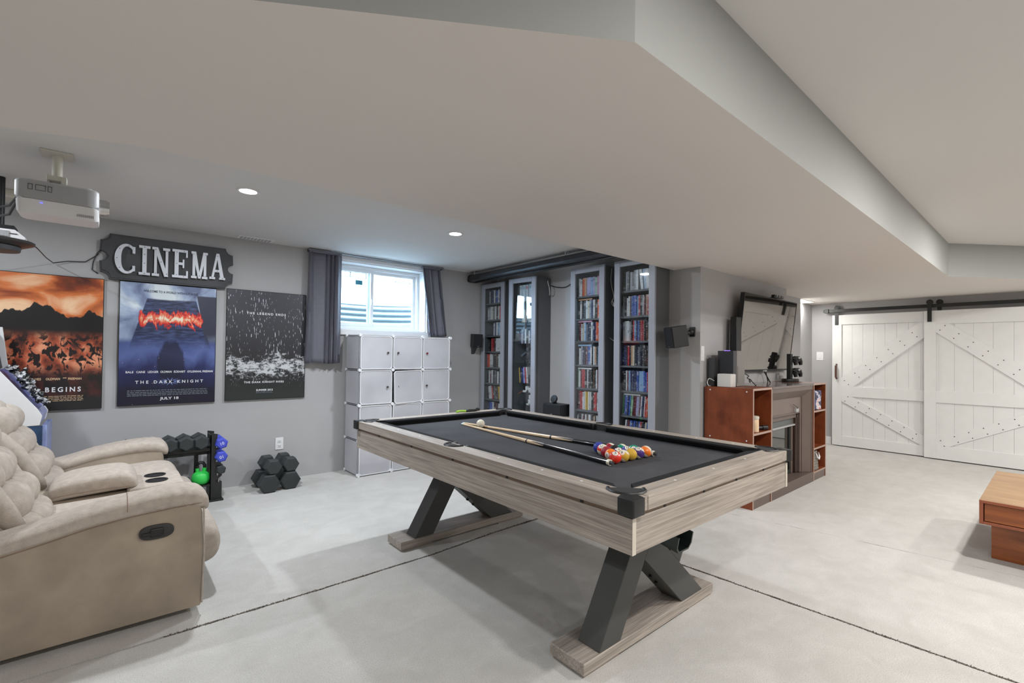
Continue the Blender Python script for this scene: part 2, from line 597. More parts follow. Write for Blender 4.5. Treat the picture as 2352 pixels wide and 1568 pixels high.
sl = sash(x0 + f, 2.285, YG - 0.002)
sash(2.225, x1 - f, YG + 0.026)
part('sash_latch', MB().box(2.255, 2.27, YG - 0.028, YG - 0.014, 1.80, 1.86, 0.003), m_white, sl)
part('window_sticker', MB().box(2.075, 2.155, YG - 0.0055, YG - 0.0035, 2.015, 2.065), plain('sticker_teal', (60, 140, 165), 0.6), sl)

# window well of corrugated steel
well = thing('window_well', 'curved corrugated metal window well outside the basement window', 'window well', (2.34, 5.2, 1.3))
mb = MB()
rings = []
nz = 60
for i in range(nz + 1):
    z = 1.25 + 0.62 * i / nz
    r = 0.78 + 0.012 * math.sin(z * 2 * PI / 0.068)
    rings.append([(2.34 + r * math.cos(PI * k / 32), 5.2 + 0.85 * r * math.sin(PI * k / 32), z) for k in range(33)])
mb.loft(rings, cap=False, closed=False)
o = part('corrugated_wall', mb, plain('galvanised', (112, 122, 126), 0.45, metal=0.3), well, 60)
md = o.modifiers.new('thick', 'SOLIDIFY')
md.thickness = 0.006
part('gravel_bed', MB().prism([(2.34 + 0.8 * math.cos(PI * k / 20), 5.2 + 0.68 * math.sin(PI * k / 20)) for k in range(21)], 'z', 1.2, 1.26), plain('gravel', (130, 128, 120), 0.9, var=0.3, vscale=60), well)
gr = struct('ground', MB().box(-2, 7, 6.0, 12, 1.7, 1.86), plain('outside_concrete', (150, 152, 150), 0.9, var=0.05))
nb = thing('neighbour_wall', 'pale stone block wall of the house next door seen through the window', 'wall', (3, 7.0, 1.86))
part('wall_core', MB().box(0.5, 6.5, 7.04, 7.3, 1.86, 5.0), plain('mortar', (84, 80, 76), 0.9), nb)
part('foundation_band', MB().box(0.5, 6.5, 7.0, 7.04, 1.86, 2.392), plain('parging', (168, 170, 168), 0.9, var=0.04), nb)
m_brick = plain('pale_brick', (138, 130, 122), 0.9, var=0.18, vscale=9, bmp=0.3, bscale=60)
for row in range(6):
    zz = 2.40 + row * 0.080
    for k in range(12):
        xx = 2.0 + k * 0.25 + (0.125 if row % 2 else 0)
        part('brick', MB().box(xx, xx + 0.236 + RND.uniform(-.01, .01), 6.992 + RND.uniform(0, .012), 7.045, zz, zz + 0.070, 0.006, 1), m_brick, nb)


# ------------------------------------------------------------------ curtains and rod
def curtain(name, label, xt0, xt1, xb0, xb1, zt, zb, folds, amp, seed):
    rr = random.Random(seed)
    bm = MB()
    nu, nv = folds * 10, 22
    ph = [rr.uniform(-0.5, 0.5) for _ in range(folds + 1)]
    rows = []
    for j in range(nv + 1):
        v = j / nv
        row = []
        for i in range(nu + 1):
            u = i / nu
            x = (xt0 + (xt1 - xt0) * u) * (1 - v) + (xb0 + (xb1 - xb0) * u) * v
            p = (u * folds + 0.42 * math.sin(2 * PI * u * 1.3 + seed)) * 2 * PI + 0.6 * math.sin(v * 2.2 + seed + 5 * u)
            a = amp * (0.55 + 0.45 * v) * (0.85 + 0.5 * math.sin(u * 7.3 + seed * 2))
            y = 4.905 + a * math.sin(p) - 0.012 * v
            z = zt + (zb - zt) * v + (0.008 * math.sin(p) if j == 0 else 0) + 0.006 * math.sin(u * 7) * v
            row.append((x + 0.25 * a * math.sin(2 * p), y, z))
        rows.append(row)
    bm.loft(rows, cap=False, closed=False)
    t = thing(name, label, 'curtain', ((xt0 + xt1) / 2, 4.905, zt))
    o = part('panel', bm, m_curtain, t, 60)
    md = o.modifiers.new('thick', 'SOLIDIFY')
    md.thickness = 0.004
    part('rod_pocket', MB().box(min(xt0, xt1) - 0.002, max(xt0, xt1) + 0.002, 4.885, 4.925, zt - 0.012, zt + 0.012, 0.008), m_curtain, t, 50)
    return t


curtain('curtain', 'long grey pleated curtain hanging left of the window', 1.505, 1.825, 1.485, 1.825, 2.268, 1.140, 5, 0.030, 1)
curtain('curtain', 'short grey pleated curtain hanging right of the window', 2.775, 3.020, 2.870, 3.105, 2.268, 1.462, 5, 0.024, 4)
t = thing('curtain_rod', 'grey curtain rod close under the ceiling above the window', 'curtain rod', (2.28, 4.905, 2.283))
part('pole', MB().cyl((1.495, 4.905, 2.283), (3.075, 4.905, 2.283), 0.0095, n=12), plain('rod_metal', (150, 152, 160), 0.35, metal=0.7), t, 40)
for xx in (1.51, 3.06):
    part('bracket', MB().box(xx - 0.008, xx + 0.008, 4.905, 4.98, 2.270, 2.297, 0.002), m_dark, t)


# ------------------------------------------------------------------ posters
def print_plane(name, x0, x1, z0, z1, y, mat, parent):
    me = bpy.data.meshes.new(name)
    vs = [Vector(p) for p in ((x0, y, z0), (x1, y, z0), (x1, y, z1), (x0, y, z1))]
    vs = [INV[parent.name] @ v for v in vs]
    me.from_pydata(vs, [], [(0, 1, 2, 3)])
    uv = me.uv_layers.new(name='UVMap')
    for i, c in enumerate(((0, 0), (1, 0), (1, 1), (0, 1))):
        uv.data[i].uv = c
    me.materials.append(mat)
    o = bpy.data.objects.new(name, me)
    C.objects.link(o)
    o.parent = parent
    INV[o.name] = INV[parent.name]
    return o


def ell(t, u, v, cx, cy, rx, ry):
    a = t.math('DIVIDE', t.math('SUBTRACT', u, cx), rx)
    b = t.math('DIVIDE', t.math('SUBTRACT', v, cy), ry)
    return t.math('ADD', t.math('MULTIPLY', a, a), t.math('MULTIPLY', b, b))


def uvs(t):
    uv = t.n('TexCoord').outputs['UV']
    s = t.n('SeparateXYZ', Vector=uv)
    return uv, s.outputs[0], s.outputs[1]


def art_dusk():
    t = NT('dusk_print')
    uv, u, v = uvs(t)
    nz = t.n('TexNoise', Vector=t.n('Mapping', Vector=uv, Scale=(1.2, 3.2, 1), Rotation=(0, 0, 0.3)).outputs[0], Scale=1.7, Detail=5.0, Distortion=0.6).outputs[0]
    sky = t.ramp(t.math('ADD', nz, t.math('MULTIPLY', t.math('ABSOLUTE', t.math('SUBTRACT', v, 0.70)), -0.22)),
                 [(0.20, lin((60, 40, 36))), (0.34, lin((150, 70, 40))), (0.46, lin((222, 124, 66))), (0.58, lin((250, 206, 164)))])
    wob = t.n('TexNoise', Vector=uv, Scale=6.0, Detail=5.0).outputs[0]
    # a plain rounded dark hill as stand-in for the printed figure
    ridge = t.math('MULTIPLY_ADD', t.n('TexNoise', Vector=t.n('Mapping', Vector=uv, Scale=(3.2, 0, 0)).outputs[0], Scale=1.0, Detail=4.0).outputs[0], 0.46, 0.50)
    hill = t.math('ADD', t.math('MULTIPLY_ADD', t.math('SUBTRACT', v, ridge), 12.0, 1.0), t.math('MULTIPLY', t.math('SUBTRACT', wob, 0.5), 0.3))
    c = t.mix(t.smooth(hill, 1.05, 0.95), sky, lin((30, 28, 28)))
    # broken dark flecks and clouds of the lower half
    n3 = t.n('TexNoise', Vector=uv, Scale=15.0, Detail=4.0, Distortion=1.2).outputs[0]
    n4 = t.n('TexNoise', Vector=uv, Scale=7.0, Detail=5.0).outputs[0]
    low = t.ramp(n4, [(0.32, lin((80, 42, 34))), (0.46, lin((186, 88, 58))), (0.62, lin((248, 166, 126)))])
    c = t.mix(t.math('MULTIPLY', t.smooth(v, 0.60, 0.50), 0.9), c, low)
    c = t.mix(t.math('MULTIPLY', t.smooth(n3, 0.50, 0.44), t.smooth(v, 0.62, 0.52)), c, lin((34, 26, 26)))
    c = t.mix(t.smooth(v, 0.36, 0.24), c, t.ramp(n4, [(0.45, lin((34, 30, 30))), (0.75, lin((104, 50, 42)))]))
    c = t.mix(t.smooth(v, 0.14, 0.06), c, lin((38, 38, 38)))
    p = t.n('BsdfPrincipled', Base_Color=c, Roughness=0.35)
    return t.surf(p.outputs[0])


def art_tower():
    t = NT('tower_print')
    uv, u, v = uvs(t)
    nz = t.n('TexNoise', Vector=uv, Scale=3.4, Detail=6.0, Distortion=0.5).outputs[0]
    sky = t.ramp(nz, [(0.36, lin((92, 104, 140))), (0.5, lin((160, 176, 205))), (0.62, lin((226, 236, 240)))])
    # night-blue lower gradient
    low = t.ramp(t.math('ADD', v, t.math('MULTIPLY', t.math('SUBTRACT', nz, 0.5), 0.35)),
                 [(0.10, lin((26, 26, 46))), (0.28, lin((40, 46, 92))), (0.42, lin((96, 112, 170))), (0.55, lin((70, 84, 140))), (0.8, lin((52, 60, 92)))])
    c = t.mix(t.smooth(v, 0.56, 0.50), sky, low)
    # plain tower block: trapezoid
    half = t.math('MULTIPLY_ADD', t.math('SUBTRACT', 0.86, v), 0.42, 0.27)
    du = t.math('SUBTRACT', half, t.math('ABSOLUTE', t.math('SUBTRACT', u, 0.52)))
    inside = t.math('MULTIPLY', t.smooth(du, 0.0, 0.012), t.smooth(t.math('ADD', v, t.math('MULTIPLY', nz, 0.03)), 0.90, 0.885))
    rowsn = t.n('TexNoise', Vector=t.n('Mapping', Vector=uv, Scale=(9, 60, 1)).outputs[0], Scale=1.0, Detail=2.0).outputs[0]
    tw = t.ramp(rowsn, [(0.4, lin((38, 44, 70))), (0.7, lin((78, 92, 134)))])
    tw = t.mix(t.smooth(v, 0.62, 0.40), tw, low)
    c = t.mix(t.math('MULTIPLY', inside, t.smooth(v, 0.36, 0.50)), c, tw)
    blk = t.math('MULTIPLY', t.smooth(t.math('SUBTRACT', u, t.math('MULTIPLY', t.math('SUBTRACT', v, 0.6), -0.25)), 0.86, 0.87), t.smooth(v, 0.93, 0.92))
    c = t.mix(t.math('MULTIPLY', blk, t.smooth(v, 0.45, 0.6)), c, lin((58, 60, 78)))
    # plain band of fire across the tower
    fn = t.n('TexNoise', Vector=t.n('Mapping', Vector=uv, Scale=(7, 5, 1)).outputs[0], Scale=2.2, Detail=6.0, Distortion=1.4).outputs[0]
    band = t.math('SUBTRACT', 1.0, t.math('DIVIDE', t.math('ABSOLUTE', t.math('SUBTRACT', v, 0.715)), 0.085))
    wid = t.smooth(t.math('ABSOLUTE', t.math('SUBTRACT', u, 0.52)), 0.36, 0.30)
    heat = t.math('MULTIPLY', wid, t.math('ADD', band, t.math('MULTIPLY', t.math('SUBTRACT', fn, 0.52), 2.6)))
    fire = t.ramp(heat, [(0.25, lin((150, 20, 24))), (0.5, lin((236, 62, 54))), (0.78, lin((246, 150, 110))), (1.0, lin((255, 240, 214)))])
    c = t.mix(t.smooth(heat, 0.18, 0.42), c, fire)
    # plain dark rock mass low in the middle, mist around
    rock = t.math('ADD', ell(t, u, v, 0.52, 0.34, 0.15, 0.20), t.math('MULTIPLY', t.math('SUBTRACT', fn, 0.5), 0.6))
    c = t.mix(t.math('MULTIPLY', t.smooth(rock, 1.1, 0.7), 0.85), c, lin((30, 32, 56)))
    # sparks
    sp = t.n('TexVoronoi', Vector=t.n('Mapping', Vector=uv, Scale=(16, 24, 1), Rotation=(0, 0, 0.5)).outputs[0], Scale=1.0).outputs['Distance']
    c = t.mix(t.math('MULTIPLY', t.smooth(sp, 0.07, 0.03), t.smooth(v, 0.62, 0.4)), c, lin((250, 190, 170)))
    p = t.n('BsdfPrincipled', Base_Color=c, Roughness=0.3)
    return t.surf(p.outputs[0])


def art_rain():
    t = NT('rain_print')
    uv, u, v = uvs(t)
    st = t.n('TexNoise', Vector=t.n('Mapping', Vector=uv, Scale=(75, 17, 1), Rotation=(0, 0, 0.5)).outputs[0], Scale=1.0, Detail=2.0).outputs[0]
    big = t.n('TexNoise', Vector=uv, Scale=3.5, Detail=2.0).outputs[0]
    base = t.ramp(v, [(0.0, lin((50, 54, 52))), (0.25, lin((38, 38, 40))), (1.0, lin((76, 76, 82)))])
    rain = t.math('MULTIPLY', t.smooth(t.math('ADD', st, t.math('MULTIPLY', big, 0.26)), 0.765, 0.82), t.smooth(v, 0.08, 0.3))
    c = t.mix(rain, base, lin((214, 214, 218)))
    db = t.n('TexNoise', Vector=t.n('Mapping', Vector=uv, Scale=(9, 24, 1), Rotation=(0, 0, -0.08)).outputs[0], Scale=1.0, Detail=9.0, Roughness=0.8, Distortion=0.25).outputs[0]
    zone = t.math('SUBTRACT', 1.0, t.math('DIVIDE', t.math('ABSOLUTE', t.math('SUBTRACT', v, t.math('MULTIPLY_ADD', big, 0.22, 0.19))), 0.16))
    deb = t.smooth(t.math('MULTIPLY_ADD', zone, 0.20, db), 0.60, 0.70)
    c = t.mix(t.math('MULTIPLY', deb, t.smooth(zone, 0.0, 0.25)), c, lin((206, 208, 210)))
    p = t.n('BsdfPrincipled', Base_Color=c, Roughness=0.35)
    return t.surf(p.outputs[0])


def poster(label, x0, x1, z0, z1, art):
    t = thing('poster', label, 'poster', ((x0 + x1) / 2, YW - 0.01, z0), 0, 'framed posters on the grey wall')
    part('backing_board', MB().box(x0, x1, YW - 0.020, YW - 0.0005, z0, z1), m_black, t)
    print_plane('print', x0 + 0.005, x1 - 0.005, z0 + 0.005, z1 - 0.005, YW - 0.0206, art, t)
    return t


YT = YW - 0.0212


def bill(t, x0, x1, zs, mat, h=0.0045, seed=3, gap=0.0):
    """rows of tiny unreadable credits as short dashes"""
    rr = random.Random(seed)
    mb = MB()
    for z in zs:
        x = x0
        while x < x1:
            w = rr.uniform(0.010, 0.032)
            mb.box(x, min(x + w, x1), YT - 0.0004, YT + 0.0002, z - h / 2, z + h / 2)
            x += w + rr.uniform(0.003, 0.007)
    return part('fine_print', mb, mat, t, kind='stuff')


p1 = poster('orange and black framed film poster, leftmost on the grey wall', -0.745, -0.045, 0.785, 1.812, art_dusk())
text_part('lettering', 'N  BEGINS', 0.05, m_textw, p1, face_minus_y(-0.315, YT, 0.925), width=0.29, spacing=1.5)
for i, (s, x, w) in enumerate((('CAINE', -0.62, 0.06), ('NEESON', -0.527, 0.075), ('HOLMES', -0.428, 0.075), ('OLDMAN', -0.326, 0.078), ('AND', -0.262, 0.022), ('FREEMAN', -0.205, 0.076))):
    text_part('lettering', s, 0.024 if s != 'AND' else 0.012, m_texto, p1, face_minus_y(x, YT, 1.015 if s != 'AND' else 1.026), width=w)
bill(p1, -0.62, -0.155, (0.892, 0.880, 0.868, 0.857), m_texto, 0.004, 5)
text_part('lettering', 'JUNE 17', 0.026, m_texto, p1, face_minus_y(-0.435, YT, 0.828), width=0.13)

p2 = poster('blue framed film poster with a burning tower, under the cinema sign', 0.047, 0.722, 0.793, 1.812, art_tower())
text_part('lettering', 'WELCOME TO A WORLD WITHOUT RULES', 0.026, m_textk, p2, face_minus_y(0.392, YT, 1.735), width=0.38)
for s, x, w in (('BALE', 0.122, 0.050), ('CAINE', 0.194, 0.058), ('LEDGER', 0.276, 0.072), ('OLDMAN', 0.364, 0.078), ('ECKHART', 0.458, 0.082), ('GYLLENHAAL', 0.566, 0.105), ('FREEMAN', 0.664, 0.078)):
    text_part('lettering', s, 0.024, m_textw, p2, face_minus_y(x, YT, 1.060), width=w)
text_part('lettering', 'THE DARK KNIGHT', 0.034, m_textw, p2, face_minus_y(0.395, YT, 0.972), width=0.47, spacing=1.7)
bill(p2, 0.11, 0.665, (0.914, 0.899, 0.886, 0.873), m_textg, 0.0055, 8)
text_part('lettering', 'JULY 18', 0.030, m_textw, p2, face_minus_y(0.392, YT, 0.833), width=0.13)
mb = MB()
for k in range(14):
    a = 2 * PI * k / 14
    mb.prism([(0.392 + 0.03 * math.cos(a - 0.12), 0.985 + 0.014 * math.sin(a - 0.12)), (0.392 + 0.10 * math.cos(a), 0.985 + 0.034 * math.sin(a)), (0.392 + 0.03 * math.cos(a + 0.12), 0.985 + 0.014 * math.sin(a + 0.12))], 'y', YT + 0.0003, YT + 0.0001)
part('starburst', mb, plain('print_glow_blue', (140, 166, 236), 0.5), p2)

p3 = poster('black and white rain framed film poster, beside the left curtain', 0.800, 1.493, 0.795, 1.825, art_rain())
text_part('lettering', 'THE LEGEND ENDS', 0.030, m_textw, p3, face_minus_y(1.135, YT, 1.600), width=0.34, spacing=1.4)
text_part('lettering', 'THE DARK KNIGHT RISES', 0.024, m_textw, p3, face_minus_y(1.125, YT, 0.952), width=0.345, spacing=1.2)
text_part('lettering', 'SUMMER 2012', 0.024, m_textw, p3, face_minus_y(1.128, YT, 0.876), width=0.145)
bill(p3, 1.055, 1.20, (0.866, 0.858), m_textg, 0.003, 2)


# ------------------------------------------------------------------ cinema sign
def arc(cx, cz, r, a0, a1, n=8):
    return [(cx + r * math.cos(math.radians(a0 + (a1 - a0) * i / n)), cz + r * math.sin(math.radians(a0 + (a1 - a0) * i / n))) for i in range(n + 1)]


sg = thing('cinema_sign', 'dark grey ticket-shaped board sign with raised white CINEMA letters', 'sign', (0.375, YW, 1.80))
sx0, sx1, sz0, sz1 = -0.075, 0.838, 1.815, 2.178


def ticket(d):
    a, b, c, e = sx0 + d, sx1 - d, sz0 + d, sz1 - d
    q = 0.055
    mz = (c + e) / 2
    return (arc(a, c, q, 90, 0, 6) + arc(b, c, q, 180, 90, 6) + arc(b + 0.004, mz, 0.042, 270, 90, 10) + arc(b, e, q, 270, 180, 6)
            + arc(a, e, q, 360, 270, 6) + arc(a - 0.004, mz, 0.042, 90, -90, 10))


part('board', MB().prism(ticket(0), 'y', YW - 0.045, YW, 0.0), m_signb, sg)
part('face_panel', MB().prism(ticket(0.012), 'y', YW - 0.050, YW - 0.044, 0.0), plain('sign_face', (66, 66, 68), 0.6, var=0.2, vscale=5), sg)


def letter(ch):
    """list of polygons in a unit box"""
    s = 0.085
    R = []

    def bar(x0, x1, z0, z1):
        R.append([(x0, z0), (x1, z0), (x1, z1), (x0, z1)])
    if ch == 'C':
        n = 22
        o_, i_ = [], []
        for k in range(n + 1):
            a = math.radians(48 + 264 * k / n)
            th = 0.10 + 0.13 * max(0, -math.cos(a))
            o_.append((0.52 + 0.52 * math.cos(a), 0.5 + 0.5 * math.sin(a)))
            i_.append((0.52 + (0.52 - th * 1.25) * math.cos(a), 0.5 + (0.5 - th * 0.75) * math.sin(a)))
        for k in range(n):
            R.append([o_[k], o_[k + 1], i_[k + 1], i_[k]])
        bar(0.78, 0.90, 0.70, 0.92)
        bar(0.78, 0.90, 0.10, 0.28)
    if ch == 'I':
        bar(0.33, 0.67, 0, 1); bar(0.05, 0.95, 0, s); bar(0.05, 0.95, 1 - s, 1)
    if ch == 'N':
        bar(0.12, 0.27, 0, 1); bar(0.75, 0.90, 0, 1); bar(0, 0.40, 0, s); bar(0.60, 1, 1 - s, 1); bar(0, 0.27, 1 - s, 1)
        R.append([(0.10, 1), (0.32, 1), (0.92, 0), (0.70, 0)])
    if ch == 'E':
        bar(0.14, 0.38, 0, 1); bar(0, 0.95, 0, s); bar(0, 0.92, 1 - s, 1); bar(0.3, 0.70, 0.46, 0.55); bar(0.62, 0.72, 0.36, 0.66); bar(0.84, 0.95, 0, 0.26); bar(0.82, 0.92, 0.74, 1)
    if ch == 'M':
        bar(0.08, 0.24, 0, 1); bar(0.76, 0.92, 0, 1); bar(0, 0.34, 0, s); bar(0.66, 1, 0, s); bar(0, 0.24, 1 - s, 1); bar(0.76, 1, 1 - s, 1)
        R.append([(0.06, 1), (0.28, 1), (0.57, 0.0), (0.43, 0.0)]); R.append([(0.72, 1), (0.94, 1), (0.57, 0.0), (0.43, 0.0)])
    if ch == 'A':
        bar(0, 0.36, 0, s); bar(0.62, 1, 0, s); bar(0.25, 0.75, 0.28, 0.37)
        R.append([(0.10, 0), (0.24, 0), (0.56, 1), (0.42, 1)]); R.append([(0.70, 0), (0.94, 0), (0.60, 1), (0.42, 1)])
    return R


spec = (('C', 0.012, 0.155, 1.865, 2.105), ('I', 0.160, 0.242, 1.868, 2.108), ('N', 0.250, 0.370, 1.868, 2.108), ('E', 0.386, 0.503, 1.872, 2.112), ('M', 0.520, 0.640, 1.880, 2.112), ('A', 0.655, 0.775, 1.888, 2.118))
for ch, a, b, c, e in spec:
    mb, mk, bl = MB(), MB(), MB()
    for pi_, poly in enumerate(letter(ch)):
        P_ = [(a + p[0] * (b - a), c + p[1] * (e - c)) for p in poly]
        mb.prism(P_, 'y', YW - 0.080 - 0.00025 * pi_, YW - 0.049)
        cx = sum(p[0] for p in P_) / len(P_)
        cz = sum(p[1] for p in P_) / len(P_)
    L_ = part('letter', mb, m_letter, sg)
    dots = {'C': [(0.62, 0.94), (0.22, 0.82), (0.1, 0.5), (0.22, 0.18), (0.62, 0.06)], 'I': [(0.5, 0.95), (0.5, 0.7), (0.5, 0.4), (0.5, 0.05)],
            'N': [(0.2, 0.92), (0.5, 0.5), (0.82, 0.1), (0.82, 0.9), (0.2, 0.1)], 'E': [(0.26, 0.9), (0.26, 0.5), (0.26, 0.1), (0.7, 0.95), (0.7, 0.05)],
            'M': [(0.15, 0.9), (0.15, 0.1), (0.5, 0.1), (0.85, 0.9), (0.85, 0.1)], 'A': [(0.15, 0.05), (0.5, 0.9), (0.5, 0.32), (0.82, 0.05)]}[ch]
    for dx, dz in dots:
        x_, z_ = a + dx * (b - a), c + dz * (e - c)
        bl.cyl((x_, YW - 0.0865, z_), (x_, YW - 0.079, z_), 0.0030, n=8)
    part('bulbs', bl, m_bulb, L_, kind='stuff')
# its power cord on the wall
cd = tag(mesh_obj('power_cord', MB().tube([(-0.408, 4.24, 1.928), (-0.38, 4.4, 1.915), (-0.36, 4.7, 1.90), (-0.34, 4.95, 1.90), (-0.26, 4.96, 1.925), (-0.16, 4.97, 1.935), (-0.09, 4.972, 2.0), (-0.06, 4.972, 2.06), (-0.09, 4.972, 2.02), (-0.115, 4.972, 1.94), (-0.12, 4.972, 1.88), (-0.085, 4.972, 1.852)], 0.0035, 6), m_black, None, 40), 'thin black power cord looping along the wall to the cinema sign', 'cord')


# ------------------------------------------------------------------ projector and the round shelf at upper left
pj = thing('projector', 'white and grey projector hanging from a ceiling bracket at upper left', 'projector', (-0.215, 3.5, 2.30))
px0, px1, py0, py1, pz0, pz1 = -0.385, -0.062, 3.43, 3.70, 1.985, 2.120
prof_top = [(py0, 2.022), (py0 - 0.004, 2.07), (py0 - 0.001, 2.112), (py0 + 0.014, 2.122), (py1 - 0.01, 2.122), (py1, 2.11), (py1, 2.022)]
prof_bot = [(py0 + 0.002, 2.0205), (py0 + 0.010, 2.000), (py0 + 0.045, 1.955), (py1 - 0.04, 1.955), (py1, 2.0205)]
tilt = Matrix.Translation((-0.22, 3.5, 2.05)) @ Matrix.Rotation(math.radians(0), 4, 'Y') @ Matrix.Translation((0.22, -3.5, -2.05))


def rounded_x(profile, a, b, mb):
    cy = sum(p[0] for p in profile) / len(profile)
    cz = sum(p[1] for p in profile) / len(profile)
    rings = []
    for x, k in ((a, 0.80), (a + 0.008, 0.91), (a + 0.022, 0.98), (a + 0.05, 1.0), (b - 0.05, 1.0), (b - 0.022, 0.98), (b - 0.008, 0.92), (b, 0.82)):
        rings.append([(x, cy + (p[0] - cy) * k, cz + (p[1] - cz) * k) for p in profile])
    return mb.loft(rings)


body = part('body', rounded_x(prof_top, px0, px1, MB()), m_projg, pj, 30)
part('lower_shell', rounded_x(prof_bot, px0 + 0.005, px1, MB()), m_projw, pj, 30)
part('lens_barrel', MB().cyl((px1 - 0.01, 3.55, 2.055), (px1 + 0.032, 3.55, 2.055), 0.045, n=24).cyl((px1 + 0.03, 3.55, 2.055), (px1 + 0.044, 3.55, 2.055), 0.040, n=24), m_chrome, pj, 40)
part('focus_knob', MB().lathe([(0.02, 0), (0.02, 0.012), (0.016, 0.016)], (px1 - 0.045, 3.50, 2.119), 18), m_projw, pj, 40)
mb = MB()
for a, b in ((-0.335, -0.318), (-0.308, -0.270), (-0.262, -0.246)):
    for (q0, q1, s0, s1) in ((a, b, 2.066, 2.0675), (a, b, 2.0935, 2.095), (a, a + 0.0015, 2.066, 2.095), (b - 0.0015, b, 2.066, 2.095)):
        mb.box(q0, q1, py0 - 0.0055, py0 + 0.001, s0, s1)
part('button_outlines', mb, m_dark, pj)
mb = MB()
for k in range(9):
    mb.box(-0.15 + k * 0.008, -0.1455 + k * 0.008, py0 + 0.024, py0 + 0.042, 1.968, 1.980)
part('vent_slots', mb, m_projg, pj, kind='stuff')
part('status_light', MB().box(-0.290, -0.281, py0 + 0.004, py0 + 0.018, 2.004, 2.008), plain('led_blue', (90, 90, 240), 0.4, emit=(90, 90, 255), estr=1.5), pj)
part('ceiling_plate', MB().box(-0.30, -0.17, 3.46, 3.60, 2.292, 2.30, 0.003), m_offwhite, pj)
part('mount_stem', MB().cyl((-0.235, 3.53, 2.295), (-0.235, 3.53, 2.17), 0.022, n=16), m_offwhite, pj, 40)
part('mount_yoke', MB().box(-0.275, -0.195, 3.50, 3.56, 2.150, 2.178, 0.004).box(-0.272, -0.262, 3.51, 3.55, 2.115, 2.165).box(-0.208, -0.198, 3.51, 3.55, 2.115, 2.165).box(-0.215, -0.195, 3.46, 3.48, 2.118, 2.155), m_offwhite, pj)

tr = thing('round_shelf', 'black round shelf on a ceiling pole at the upper left edge', 'shelf', (-0.545, 4.2, 1.86))
part('tray', MB().lathe([(0.02, 0.0), (0.13, 0.0), (0.172, 0.018), (0.176, 0.030), (0.17, 0.034), (0.02, 0.034)], (-0.545, 4.2, 1.876), 36), plain('tray_black', (58, 56, 54), 0.4), tr, 35)
part('hub', MB().lathe([(0.05, 0), (0.125, 0.004), (0.13, 0.03), (0.03, 0.034)], (-0.56, 4.2, 1.842), 30), m_dark, tr, 35)
part('pole', MB().cyl((-0.526, 4.22, 1.90), (-0.526, 4.22, 2.30), 0.018, n=12), m_black, tr, 40)
gc = thing('media_player', 'pale grey angular media box lying on the round black shelf', 'media box', (-0.54, 4.17, 1.91))
part('case', MB().prism([(-0.68, 1.9105), (-0.405, 1.9105), (-0.405, 1.925), (-0.45, 1.966), (-0.68, 1.966)], 'y', 4.10, 4.24, 0.003), m_projw, gc)
part('grille', MB().box(-0.66, -0.475, 4.096, 4.101, 1.922, 1.955), plain('grille_grey', (150, 150, 150), 0.7, var=0.3, vscale=200), gc)
part('slot', MB().box(-0.47, -0.44, 4.0965, 4.101, 1.938, 1.942), m_black, gc)
b2 = tag(mesh_obj('receiver_box', MB().box(-0.70, -0.452, 4.105, 4.235, 1.9665, 1.990, 0.003), m_black), 'flat black box stacked on the pale grey media box', 'media box')
tag(mesh_obj('wall_box', MB().box(-0.70, -0.475, 4.50, 4.62, 2.245, 2.2995, 0.004), m_offwhite), 'small white box fixed to the ceiling behind the projector', 'junction box')
for k, dz in enumerate((0.0, -0.05)):
    tag(mesh_obj('signal_cable', MB().tube([(-0.62, 4.3, 2.16 + dz), (-0.52, 4.0, 2.06 + dz), (-0.44, 3.8, 2.045 + dz), (-0.388, 3.60, 2.06 + dz * 0.4)], 0.006, 6), m_black, None, 40),
        ('upper' if k == 0 else 'lower') + ' black cable running from the shelf pole into the back of the projector', 'cable')

# ------------------------------------------------------------------ outlet on the poster wall
oz = thing('wall_outlet', 'white double power outlet on the wall above the floor dumbbells', 'outlet', (1.272, YW, 0.30))
part('plate', MB().box(1.236, 1.308, YW - 0.007, YW, 0.296, 0.412, 0.002), m_white, oz)
for zc in (0.376, 0.332):
    r_ = part('socket', MB().box(1.255, 1.289, YW - 0.0095, YW - 0.006, zc - 0.014, zc + 0.014, 0.003), m_white, oz)
    part('slots', MB().box(1.263, 1.266, YW - 0.0105, YW - 0.009, zc - 0.003, zc + 0.008).box(1.278, 1.281, YW - 0.0105, YW - 0.009, zc - 0.003, zc + 0.008).box(1.269, 1.275, YW - 0.0105, YW - 0.009, zc - 0.010, zc - 0.006), m_black, r_)


# ------------------------------------------------------------------ storage cubes
st = thing('storage_cubes', 'white translucent plastic cube cabinet with twelve doors under the window', 'storage cabinet', (2.445, 4.78, 0))
SX = [1.910, 2.268, 2.624, 2.981]
SZ = [0.004, 0.361, 0.718, 1.075, 1.430]
SF, SB = 4.60, 4.945


def frame_panel(axis, a0, a1, b0, b1, c, name='panel', mat=None, th=0.004, lip=0.009):
    """thin plastic sheet with a raised rim; axis is its normal"""
    mb = MB()
    def bx(u0, u1, v0, v1, t0, t1):
        if axis == 'y':
            mb.box(u0, u1, t0, t1, v0, v1)
        elif axis == 'x':
            mb.box(t0, t1, u0, u1, v0, v1)
        else:
            mb.box(u0, u1, v0, v1, t0, t1)
    bx(a0, a1, b0, b1, c - th / 2, c + th / 2)
    for (u0, u1, v0, v1) in ((a0, a1, b0, b0 + lip), (a0, a1, b1 - lip, b1), (a0, a0 + lip, b0, b1), (a1 - lip, a1, b0, b1)):
        bx(u0, u1, v0, v1, c - th, c + th)
    return mb


